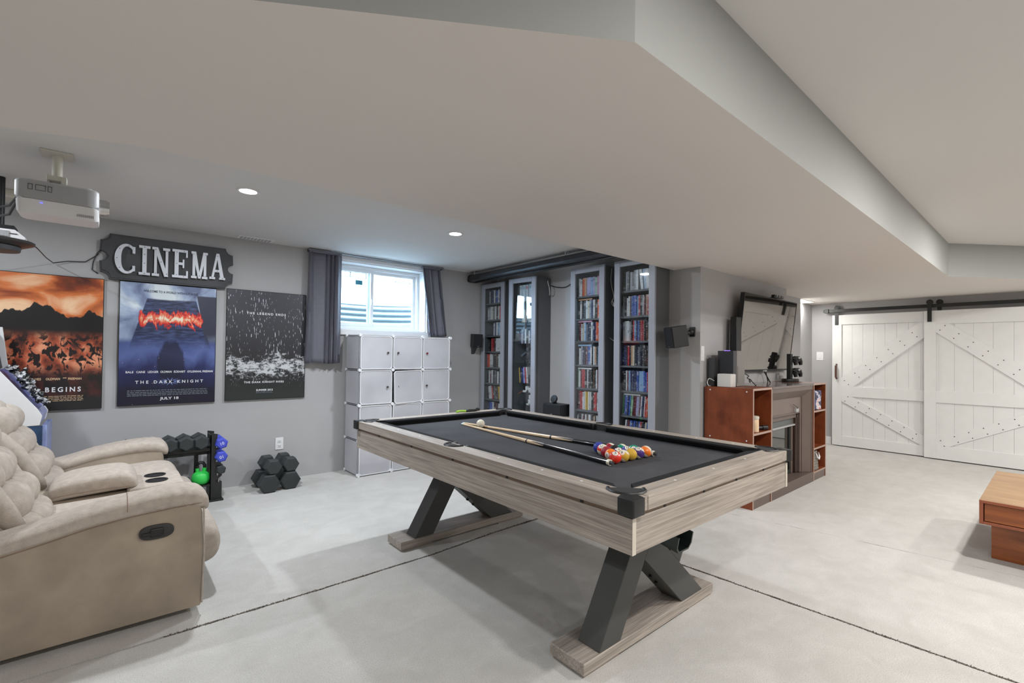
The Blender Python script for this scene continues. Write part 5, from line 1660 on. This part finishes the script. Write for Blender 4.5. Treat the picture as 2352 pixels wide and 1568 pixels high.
# ------------------------------------------------------------------ things on the stand
TZ = 0.994
tv = thing('television', 'large flat television leaning slightly forward on thin legs above the fireplace', 'television', (5.2, 1.98, TZ))
xa, xb_, zl, zh, yb, yt = 4.546, 5.885, 1.113, 1.868, 2.030, 1.950
ang = math.atan2(yb - yt, zh - zl)
Mt = Matrix.Translation((0, yb, zl)) @ Matrix.Rotation(ang, 4, 'X')
Hh = math.hypot(yb - yt, zh - zl)
part('housing', MB().box(xa, xb_, 0.002, 0.038, 0, Hh, 0.004, 1, Mt).box(xa + 0.2, xb_ - 0.2, 0.036, 0.042, 0.03, Hh * 0.62, 0.003, 1, Mt), m_black, tv)
part('screen', MB().box(xa + 0.010, xb_ - 0.010, -0.0015, 0.0035, 0.016, Hh - 0.010, 0, 1, Mt), m_tv, tv)
mb = MB()
mb.box(xa, xb_, -0.004, 0.003, Hh - 0.010, Hh, 0, 1, Mt).box(xa, xb_, -0.004, 0.003, 0, 0.016, 0, 1, Mt).box(xa, xa + 0.010, -0.004, 0.003, 0.016, Hh - 0.01, 0, 1, Mt).box(xb_ - 0.010, xb_, -0.004, 0.003, 0.016, Hh - 0.01, 0, 1, Mt)
part('bezel', mb, m_black, tv)
part('logo_bar', MB().box(5.17, 5.26, -0.006, 0.004, -0.010, 0.006, 0.002, 1, Mt), m_projg, tv)
for xc in (5.20,):
    part('stand_leg', MB().tube([(xc, 2.035, 1.118), (xc - 0.10, 1.93, TZ + 0.005)], 0.0055, 8).tube([(xc + 0.05, 2.035, 1.118), (xc + 0.14, 2.045, TZ + 0.005)], 0.0055, 8), m_black, tv, 40)
wc = thing('webcam', 'small black camera bar clipped on top of the television', 'camera', (5.31, 1.95, 1.875))
part('bar', MB().box(5.19, 5.43, 1.925, 1.96, 1.874, 1.902, 0.006), m_black, wc)
part('clip', MB().box(5.26, 5.36, 1.985, 1.998, 1.83, 1.886, 0.003).box(5.26, 5.36, 1.955, 1.998, 1.876, 1.888, 0.003), m_dark, wc)
for xx in (5.25, 5.32, 5.39):
    part('lens', MB().cyl((xx, 1.922, 1.888), (xx, 1.927, 1.888), 0.009, n=12), m_chrome, wc, 40)
gt = thing('game_console', 'tall black and grey game console standing upright left of the television', 'game console', (4.25, 1.93, TZ))
part('case', MB().box(4.122, 4.188, 1.862, 2.000, TZ + 0.0005, 1.306, 0.002, 1), plain('console_dark', (46, 48, 52), 0.3), gt)
part('front_plate', MB().box(4.1885, 4.346, 1.860, 2.000, TZ + 0.0005, 1.307, 0.002, 1), plain('console_grey', (128, 126, 122), 0.5), gt)
part('disc_slot', MB().box(4.204, 4.207, 1.8585, 1.8605, 1.02, 1.17), m_black, gt)
part('glow_light', MB().box(4.14, 4.17, 1.91, 1.95, 1.306, 1.309), plain('led_violet', (120, 90, 255), 0.4, emit=(110, 80, 255), estr=4.0), gt)
tag(mesh_obj('smart_speaker', MB().box(4.018, 4.118, 1.835, 1.955, 0.9925, 1.106, 0.008), plain('fabric_white', (206, 204, 200), 0.8, bmp=0.2, bscale=500), None, 40), 'small white cube on the stand in front of the game console', 'speaker')
tag(mesh_obj('modem', MB().box(4.06, 4.12, 2.004, 2.056, 0.9925, 1.245, 0.004), m_dark), 'dark upright modem behind the white cube', 'modem')
tag(mesh_obj('tower_unit', MB().box(4.425, 4.530, 1.97, 2.03, TZ + 0.0005, 1.630, 0.006), m_black), 'tall slim black unit standing behind the left edge of the television', 'speaker')
cable('white cable looping behind the white cube', [(4.06, 2.0, 1.04), (4.03, 2.03, 1.06), (4.015, 2.04, 1.03), (4.02, 2.03, 0.998), (4.08, 2.035, 0.996)], 0.004, m_cablew)
cable('tangle of black cable hanging below the television by the console', [(4.58, 2.01, 1.115), (4.54, 1.91, 1.08), (4.49, 1.90, 1.06), (4.55, 1.89, 1.04), (4.50, 1.88, 1.02), (4.47, 1.87, 1.05), (4.54, 1.86, 1.01), (4.50, 1.83, TZ + 0.004), (4.44, 1.80, TZ + 0.004)], 0.004, m_black)
dk = thing('controller_dock', 'black charging stand on the right end of the fireplace top', 'charging stand', (5.66, 1.93, TZ))
part('base', MB().prism([(5.45 + 0.19 + 0.135 * math.cos(2 * PI * k / 20), 1.93 + 0.075 * math.sin(2 * PI * k / 20)) for k in range(20)], 'z', TZ + 0.0005, TZ + 0.030, 0.004), m_black, dk, 30)
part('post', MB().box(5.60, 5.655, 1.91, 1.955, TZ + 0.028, 1.295, 0.006), m_black, dk)
part('cradle', MB().box(5.65, 5.70, 1.895, 1.95, 1.205, 1.225, 0.003).box(5.65, 5.70, 1.895, 1.95, 1.075, 1.095, 0.003), m_black, dk)


def gamepad(label, x, y, z):
    t = thing('game_controller', label, 'game controller', (x, y, z), 0, 'game controllers on the charging stand')
    part('body', MB().sup((x, y, z + 0.048), (0.075, 0.030, 0.034), 0.7, 0.6), m_black, t, 50)
    for s in (-1, 1):
        part('grip', MB().tube([(x + s * 0.055, y - 0.006, z + 0.045), (x + s * 0.075, y - 0.014, z + 0.015), (x + s * 0.072, y - 0.02, z - 0.018)], [0.028, 0.024, 0.017], 12), m_black, t, 50)
        part('thumbstick', MB().cyl((x + s * 0.028, y - 0.028, z + 0.042), (x + s * 0.028, y - 0.043, z + 0.040), 0.009, n=12), m_dark, t, 40)
    part('touch_plate', MB().box(x - 0.026, x + 0.026, y - 0.032, y - 0.026, z + 0.050, z + 0.070, 0.002), m_projg, t)
    return t


gamepad('black game controller, upper one on the charging stand', 5.745, 1.905, 1.192)
gamepad('black game controller, lower one on the charging stand', 5.745, 1.905, 1.062)
# light switches
t = thing('light_switch', 'white tall dimmer switch on the wall beside the game console', 'light switch', (3.99, 2.08, 1.215))
part('plate', MB().box(3.967, 4.025, 2.074, 2.08, 1.214, 1.346, 0.002), m_white, t)
part('rocker', MB().box(3.982, 4.010, 2.070, 2.075, 1.244, 1.316, 0.002), m_white, t)
t = thing('light_switch', 'white rocker light switch on the wall left of the barn doors', 'light switch', (8.02, 2.345, 1.22))
part('plate', MB().box(8.014, 8.02, 2.300, 2.388, 1.220, 1.345, 0.002), m_white, t)
part('rocker', MB().box(8.010, 8.015, 2.328, 2.360, 1.248, 1.317, 0.002), m_white, t)


# ------------------------------------------------------------------ barn doors
def barn_door(name, yl, yr, xfr, zb, zt, handle, nplank, braces):
    """yl > yr; front face at x = xfr, facing -X"""
    t = sroot(name, (xfr, (yl + yr) / 2, zb))
    th = 0.020
    w = 0.115
    mz0, mz1 = 0.712, 0.858
    bz = 0.150 if handle else 0.178
    tz = 1.735 if handle else 1.70
    part('core_panel', MB().box(xfr + 0.034, xfr + 0.04, yr, yl, zb, zt), m_barn, t)
    ia, ib = yr + w, yl - w
    pw = (ib - ia) / nplank
    for k in range(nplank):
        a = ia + k * pw
        part('plank', MB().box(xfr + 0.018, xfr + 0.034, a + 0.0006, a + pw - 0.0006, zb, zt, 0.0015, 1), m_barn, t)
    part('stile', MB().box(xfr, xfr + 0.034, yl - w, yl, zb, zt, 0.002, 1), m_barn, t)
    part('stile', MB().box(xfr, xfr + 0.034, yr, yr + w, zb, zt, 0.002, 1), m_barn, t)
    part('rail', MB().box(xfr, xfr + 0.019, ia, ib, zb, bz, 0.002, 1), m_barn, t)
    part('rail', MB().box(xfr, xfr + 0.019, ia, ib, mz0, mz1, 0.002, 1), m_barn, t)
    part('rail', MB().box(xfr, xfr + 0.019, ia, ib, tz, zt, 0.002, 1), m_barn, t)
    screws = MB()
    for (za, zb2, flip) in braces:
        # brace from lower corner to upper corner; width hw
        q0, q1 = (ib, ia) if not flip else (ia, ib)
        lo, hi = za, zb2
        d = Vector((q1 - q0, hi - lo)).normalized()
        n_ = Vector((-d.y, d.x))
        sg = 1 if q1 > q0 else -1
        vw = 0.155 if hi - lo > 0.6 else 0.14
        hz = vw * abs(d.x) * 0.5
        poly = [(q0, lo), (q0 + sg * vw * 0.9, lo), (q1, hi - vw * 0.9 * (hi - lo) / abs(q1 - q0)), (q1, hi), (q1 - sg * vw * 0.9, hi), (q0, lo + vw * 0.9 * (hi - lo) / abs(q1 - q0))]
        part('brace', MB().prism(poly, 'x', xfr + 0.0005, xfr + 0.0185, 0.0015), m_barn, t)
        for k in range(8):
            s = 0.06 + 0.88 * k / 7
            cc = Vector((q0, lo)).lerp(Vector((q1, hi)), s)
            for e in (-1, 1):
                pp = cc + n_ * e * 0.036
                screws.cyl((xfr - 0.0015, pp.x, pp.y), (xfr + 0.001, pp.x, pp.y), 0.006, n=8)
    part('screws', screws, m_dark, t, kind='stuff')
    for yy in (yl - 0.055, yr + 0.055):
        zr = 1.935
        hx = 7.885 if not handle else xfr - 0.008
        mb = MB().box(hx, hx + 0.007, yy - 0.021, yy + 0.021, zt - 0.14, zr + 0.05, 0.001, 1)
        h_ = part('hanger', mb, m_blackmetal, t)
        part('roller', MB().cyl((hx + 0.008, yy, zr + 0.045), (hx + 0.030, yy, zr + 0.045), 0.034, n=20), m_blackmetal, h_, 40)
    if handle:
        hb = MB().tube([(xfr, yl - 0.055, 1.165), (xfr - 0.035, yl - 0.055, 1.145), (xfr - 0.038, yl - 0.055, 1.06), (xfr - 0.035, yl - 0.055, 0.985), (xfr, yl - 0.055, 0.965)], [0.013, 0.013, 0.014, 0.013, 0.013], 8)
        part('pull_handle', hb, plain('leather_handle', (92, 62, 50), 0.5), t, 40)
    return t


barn_door('door_1', 2.170, 0.955, 7.950, 0.012, 1.872, True, 8, [(0.858, 1.735, False), (0.712, 0.150, False)])
barn_door('door_2', 1.152, -0.085, 7.898, 0.012, 1.870, False, 6, [(1.70, 0.858, False), (0.178, 0.712, False)])
barn_door('door_3', -0.30, -1.50, 7.950, 0.012, 1.872, True, 8, [(0.858, 1.735, True), (0.712, 0.150, True)])
rl = thing('barn_door_track', 'long black steel track carrying the white barn doors', 'door track', (7.93, 0.3, 1.93))
part('track_bar', MB().box(7.918, 7.926, -1.7, 2.275, 1.912, 1.956, 0.002, 1), m_blackmetal, rl)
for yy in (2.23, -1.65):
    part('end_stop', MB().box(7.905, 7.935, yy - 0.025, yy + 0.025, 1.905, 1.963, 0.004), m_blackmetal, rl)
for yy in (2.0, 1.25, 0.5, -0.3, -1.1):
    part('spacer', MB().cyl((7.926, yy, 1.934), (8.02, yy, 1.934), 0.012, n=10), m_blackmetal, rl, 40)

# ------------------------------------------------------------------ coffee table
ct = thing('coffee_table', 'warm walnut coffee table with a drawer on a block base at the right edge', 'coffee table', (4.6, 0.0, 0))
cx0, cx1, cy1, cy0, cz0, cz1 = 4.05, 5.21, 0.334, -0.55, 0.256, 0.400
part('top', MB().box(cx0, cx1, cy0, cy1, cz1 - 0.016, cz1, 0.001, 1), m_walnut_top, ct)
part('left_side', MB().box(cx0, cx1, cy1 - 0.018, cy1, cz0, cz1 - 0.0165, 0.001, 1), m_walnut_rim, ct)
part('right_side', MB().box(cx0, cx1, cy0, cy0 + 0.018, cz0, cz1 - 0.0165, 0.001, 1), m_walnut_rim, ct)
part('bottom', MB().box(cx0, cx1, cy0 + 0.0185, cy1 - 0.0185, cz0, cz0 + 0.016, 0.001, 1), m_walnut_rim, ct)
part('top_rim', MB().box(cx0 - 0.0015, cx0 + 0.001, cy0, cy1, cz1 - 0.017, cz1 - 0.001), m_walnut_rim, ct)
part('drawer_front', MB().box(cx0 + 0.006, cx0 + 0.024, cy0 + 0.022, cy1 - 0.022, cz0 + 0.020, cz1 - 0.020, 0.001, 1), m_walnut, ct)
part('drawer_box', MB().box(cx0 + 0.03, cx1 - 0.02, cy0 + 0.03, cy1 - 0.03, cz0 + 0.022, cz1 - 0.025), m_walnut_rim, ct)
part('block_base', MB().box(4.265, 5.0, -0.50, 0.297, 0.0, cz0 - 0.0005, 0.002, 1), m_walnut, ct)


tbag = NT('crumpled_bag')
nbag = tbag.n('TexNoise', Vector=tbag.n('TexCoord').outputs['Object'], Scale=34.0, Detail=4.0).outputs[0]
m_bag = tbag.surf(tbag.n('BsdfPrincipled', Base_Color=tbag.ramp(nbag, [(0.50, lin((26, 28, 30))), (0.56, lin((206, 208, 210)))]), Roughness=0.3).outputs[0])

# ------------------------------------------------------------------ arcade cabinet behind the loveseat
ac = thing('arcade_cabinet', 'white and blue arcade cabinet in the corner behind the loveseat', 'arcade cabinet', (-0.62, 4.62, 0))
side = [(-1.0, 0.735), (-0.424, 0.735), (-0.352, 0.738), (-0.340, 0.800), (-0.362, 0.845), (-0.548, 1.115), (-0.58, 1.40), (-1.0, 1.40)]
for y0_, y1_ in ((4.45, 4.468), (4.845, 4.863)):
    part('side_panel', MB().prism(side, 'y', y0_, y1_, 0.002), m_white, ac)
part('control_deck', MB().prism([(-0.37, 0.840), (-0.555, 1.112), (-0.57, 1.10), (-0.385, 0.828)], 'y', 4.468, 4.845), plain('deck_blue', (110, 124, 190), 0.3, var=0.3, vscale=7), ac)
part('deck_nose', MB().prism([(-0.356, 0.745), (-0.343, 0.80), (-0.365, 0.84), (-0.40, 0.80), (-0.40, 0.745)], 'y', 4.468, 4.845), plain('nose_lavender', (176, 184, 226), 0.3), ac)
part('lower_side', MB().prism([(-1.0, 0.0), (-0.338, 0.0), (-0.338, 0.734), (-1.0, 0.734)], 'y', 4.452, 4.470), plain('space_blue', (52, 74, 104), 0.35, var=0.45, vscale=9), ac)
part('lower_front', MB().box(-0.345, -0.318, 4.470, 4.86, 0.0, 0.734, 0.003, 1), plain('front_lavender', (150, 164, 212), 0.3, var=0.2, vscale=12), ac)
part('screen_bezel', MB().prism([(-0.575, 1.115), (-0.62, 1.40), (-0.64, 1.40), (-0.60, 1.10)], 'y', 4.468, 4.845), m_black, ac)
mb = MB()
rr = random.Random(11)
for k in range(150):
    f_ = rr.random()
    x_ = -0.525 + 0.165 * f_ + rr.uniform(-0.02, 0.02)
    z_ = 1.115 - 0.24 * f_ + rr.uniform(0.0, 0.06) * math.sin(PI * min(1, f_ + 0.1))
    y_ = rr.uniform(4.50, 4.62)
    s = rr.uniform(0.007, 0.019)
    R3 = Matrix.Rotation(rr.uniform(0, 6), 3, 'X') @ Matrix.Rotation(rr.uniform(0, 6), 3, 'Z')
    mb.sup((x_ + 0.02, y_, z_), (s * 1.4, s * 0.9, s * 0.5), 1.6, 1.4, R3, 8, 6)
tag(mesh_obj('plastic_bag', mb, m_bag, None, 20), 'crumpled shiny black and silver bag heaped on the arcade cabinet deck', 'bag')


# ------------------------------------------------------------------ loveseat
so = thing('loveseat', 'beige tufted reclining loveseat with a middle console, at the left edge', 'sofa', (-0.2, 3.56, 0))


def spow(v, e):
    return math.copysign(abs(v) ** e, v)


def pad_x(sections, n=28, e=0.75, wr=0.0):
    """loft along x of superelliptic sections (x, yc, zc, hy, hz)"""
    rings = []
    for i, (x, yc, zc, hy, hz) in enumerate(sections):
        rings.append([(x, yc + hy * spow(math.cos(2 * PI * k / n), e), zc + hz * spow(math.sin(2 * PI * k / n), e)) for k in range(n)])
    return MB().loft(rings)


def interp(keys, steps):
    """catmull interpolation of section tuples"""
    out = []
    for i in range(len(keys) - 1):
        p0, p1, p2, p3 = keys[max(i - 1, 0)], keys[i], keys[i + 1], keys[min(i + 2, len(keys) - 1)]
        for k in range(steps):
            s = k / steps
            out.append(tuple(0.5 * (2 * b + (-a + c) * s + (2 * a - 5 * b + 4 * c - d) * s * s + (-a + 3 * b - 3 * c + d) * s ** 3) for a, b, c, d in zip(p0, p1, p2, p3)))
    out.append(tuple(keys[-1]))
    return out


def arm(y0, y1, outer, dx, dz):
    """arm occupying y0..y1; outer = -1 if its outside face looks to -Y"""
    yc, hw = (y0 + y1) / 2, (y1 - y0) / 2
    # side box
    top = [(-0.95, 0.375), (-0.50, 0.425), (-0.311, 0.470), (-0.19, 0.492), (-0.06, 0.525), (0.08, 0.545), (0.24, 0.552), (0.335, 0.560), (0.350, 0.50), (0.356, 0.30), (0.350, 0.035), (-0.95, 0.035)]
    mb = MB().prism([(p[0] + dx * (p[0] > 0.3), p[1] + (dz if p[1] > 0.37 else 0)) for p in top], 'y', y0 + 0.004, y1 - 0.02, 0.008)
    a_ = part('arm_side', mb, m_fabric2, so, 40)
    keys = [(-0.97, yc, 0.400, hw * 0.9, 0.045), (-0.50, yc, 0.450, hw * 0.97, 0.045), (-0.311, yc, 0.487, hw, 0.042), (-0.19, yc, 0.510, hw, 0.046), (-0.065, yc, 0.540, hw, 0.048), (0.08, yc, 0.560, hw * 1.02, 0.052),
            (0.20, yc, 0.572, hw * 1.03, 0.052), (0.29, yc, 0.570, hw * 1.03, 0.054), (0.345, yc, 0.555, hw * 1.0, 0.052), (0.372, yc, 0.540, hw * 0.88, 0.036), (0.380, yc, 0.536, hw * 0.6, 0.016)]
    keys = [(k[0] + dx * max(0, min(1, k[0] / 0.3 + 0.6)), k[1], k[2] + dz, k[3], k[4]) for k in keys]
    secs = interp(keys, 6)
    rings = []
    n = 32
    rr_ = random.Random(int(y0 * 100))
    for i, (x, yc_, zc, hy, hz) in enumerate(secs):
        ring = []
        for k in range(n):
            a = 2 * PI * k / n
            wr = 0.0
            if x > 0.10:
                wr = 0.0035 * math.sin(x * 150 + 3 * math.sin(a * 2)) * max(0, -math.cos(a) * (1 if outer < 0 else -1) * 0.6 + 0.5) * min(1, (x - 0.10) / 0.15)
            ring.append((x, yc_ + (hy + wr) * spow(math.cos(a), 0.7), zc + (hz + wr) * spow(math.sin(a), 0.75)))
        rings.append(ring)
    part('arm_pad', MB().loft(rings), m_fabric, so, 80)
    # seams
    yo = y0 - 0.001 if outer < 0 else y1 + 0.001
    sm = [(p[0], yo + (-0.001 if outer < 0 else 0.001), p[1] + dz) for p in ((-0.6, 0.405), (-0.311, 0.462), (-0.19, 0.486), (-0.06, 0.516), (0.08, 0.536), (0.24, 0.546), (0.345, 0.548))]
    part('seam', MB().tube(sm, 0.0014, 6), m_stitch, so, 40)
    zz = 0.560 + 0.05
    part('seam', MB().tube([(0.07, yc + hw * 1.02 * spow(math.cos(a), 0.7), 0.559 + dz + 0.0525 * spow(math.sin(a), 0.75)) for a in [PI * k / 14 for k in range(15)]], 0.0013, 6), m_stitch, so, 40)
    return a_


arm(2.672, 2.875, -1, 0.0, -0.022)
arm(4.190, 4.438, 1, -0.045, -0.012)

part('piping', MB().tube([(0.353, 2.674, 0.05), (0.359, 2.674, 0.30), (0.354, 2.674, 0.50)], 0.004, 8), m_fabric, so, 60)
# recliner lever in the near arm
lv = part('lever_plate', MB().prism([(0.175 + 0.064 * spow(math.cos(2 * PI * k / 28), 0.7), 0.428 + 0.032 * spow(math.sin(2 * PI * k / 28), 0.8) + 0.0) for k in range(28)], 'y', 2.664, 2.680, 0.002), plain('lever_black', (46, 46, 46), 0.45), so, 30)
part('lever', MB().box(0.120, 0.165, 2.657, 2.666, 0.417, 0.431, 0.003).box(0.150, 0.200, 2.655, 2.667, 0.408, 0.447, 0.006), plain('lever_dark', (30, 30, 31), 0.5), lv)

# front rail, footrests, seats and console
for (y0_, y1_) in ((2.885, 3.395), (3.755, 4.185)):
    yc, hw = (y0_ + y1_) / 2, (y1_ - y0_) / 2
    part('seat_cushion', pad_x(interp([(-0.42, yc, 0.36, hw * 0.9, 0.06), (-0.30, yc, 0.385, hw * 0.99, 0.075), (0.0, yc, 0.395, hw, 0.078), (0.20, yc, 0.405, hw, 0.082), (0.31, yc, 0.402, hw, 0.078), (0.355, yc, 0.385, hw * 0.96, 0.06), (0.372, yc, 0.37, hw * 0.8, 0.03)], 5), 28, 0.55), m_fabric, so, 80)
    part('footrest', pad_x(interp([(0.28, yc, 0.235, hw * 0.9, 0.10), (0.34, yc, 0.237, hw * 0.99, 0.118), (0.41, yc, 0.240, hw, 0.118), (0.448, yc, 0.242, hw * 0.97, 0.09), (0.464, yc, 0.242, hw * 0.85, 0.045)], 5), 28, 0.6), m_fabric, so, 80)
    part('front_panel', MB().box(0.30, 0.36, y0_, y1_, 0.05, 0.15, 0.02, 3), m_fabric2, so, 40)
part('seat_frame', MB().box(-0.95, 0.30, 2.95, 4.17, 0.05, 0.30), m_fabric2, so)
for xx, yy in ((0.12, 2.80), (0.12, 4.32), (-0.85, 2.72), (-0.85, 4.39)):
    part('foot', MB().cyl((xx, yy, 0.0), (xx, yy, 0.05), 0.025, n=12), m_black, so, 40)
part('console_body', MB().box(-0.40, 0.350, 3.40, 3.75, 0.05, 0.452, 0.02, 3), m_fabric2, so, 40)
cd_ = part('console_deck', MB().box(0.085, 0.352, 3.398, 3.752, 0.436, 0.474, 0.016, 3), m_fabric, so, 40)
for yy in (3.515, 3.665):
    part('cup_holder', MB().lathe([(0.054, 0.0), (0.055, 0.004), (0.047, 0.005), (0.045, -0.004), (0.004, -0.004)], (0.225, yy, 0.4745), 26), m_black, cd_, 30)
keys = [(-0.235, 3.575, 0.47, 0.12, 0.02), (-0.225, 3.575, 0.485, 0.165, 0.045), (-0.15, 3.575, 0.505, 0.182, 0.055), (0.0, 3.575, 0.517, 0.184, 0.058), (0.08, 3.575, 0.515, 0.18, 0.052), (0.122, 3.575, 0.500, 0.165, 0.035), (0.134, 3.575, 0.49, 0.12, 0.015)]
ca = part('console_armrest', pad_x(interp(keys, 5), 32, 0.5), m_fabric, so, 80)
part('armrest_seam', MB().tube([(-0.225, 3.40, 0.475), (-0.15, 3.390, 0.485), (0.0, 3.3885, 0.492), (0.08, 3.392, 0.490), (0.125, 3.42, 0.485)], 0.0013, 6), m_stitch, ca, 40)


def back(y0_, y1_):
    yc, hw = (y0_ + y1_) / 2, (y1_ - y0_) / 2
    # tufted face as a height field along a reclining profile
    BX = -0.055
    prof = [(q_[0] + BX, q_[1]) for q_ in ((-0.185, 0.400), (-0.215, 0.470), (-0.275, 0.580), (-0.335, 0.690), (-0.385, 0.80), (-0.44, 0.90))]
    P_ = interp(prof, 8)
    nu = 40
    rows = []
    for i, (x, z) in enumerate(P_):
        v = i / (len(P_) - 1)
        row = []
        for k in range(nu + 1):
            u = -1 + 2 * k / nu
            ph = v * 4.2
            rowi = int(ph)
            sh = 0.5 if rowi % 2 else 0.0
            puff_v = abs(math.sin(PI * ph)) ** 0.55
            puff_u = abs(math.cos(PI * (u * 1.0 + sh))) ** 0.45
            edge = max(0.0, 1 - abs(u) ** 8)
            d = (0.012 + 0.078 * puff_v * (0.45 + 0.55 * puff_u)) * edge - 0.03 * (1 - edge)
            nx, nz = 0.88, 0.47
            row.append((x + nx * d - 0.05, yc + hw * u, z + nz * d))
        rows.append(row)
    mb = MB()
    front = rows
    mb.loft(front, cap=False, closed=False)
    o = part('back_cushion', mb, m_fabric, so, 180)
    md = o.modifiers.new('thick', 'SOLIDIFY')
    md.thickness = 0.06
    md.offset = 0
    R3 = Matrix.Rotation(math.radians(-25), 3, 'Y')
    part('headrest', MB().sup((-0.475 + BX, yc, 0.835), (0.105, hw * 0.96, 0.125), 0.75, 0.65, R3, 36, 20), m_fabric, so, 180)
    part('upper_tuft', MB().sup((-0.405 + BX, yc, 0.665), (0.085, hw * 0.90, 0.085), 0.8, 0.7, R3, 36, 16), m_fabric, so, 180)
    for s in (-1, 1):
        part('side_bolster', MB().tube([(-0.225 + BX, yc + s * hw * 0.93, 0.455), (-0.285 + BX, yc + s * hw * 0.97, 0.56), (-0.345 + BX, yc + s * hw, 0.67), (-0.415 + BX, yc + s * hw * 0.98, 0.76), (-0.48 + BX, yc + s * hw * 0.95, 0.82)], [0.03, 0.048, 0.052, 0.048, 0.035], 14), m_fabric, so, 180)
    part('back_shell', MB().prism([(-0.27, 0.35), (-0.42, 0.70), (-0.52, 0.90), (-0.70, 0.92), (-0.62, 0.30)], 'y', y0_ + 0.02, y1_ - 0.02, 0.03), m_fabric2, so, 40)


back(2.900, 3.395)
back(3.755, 4.175)
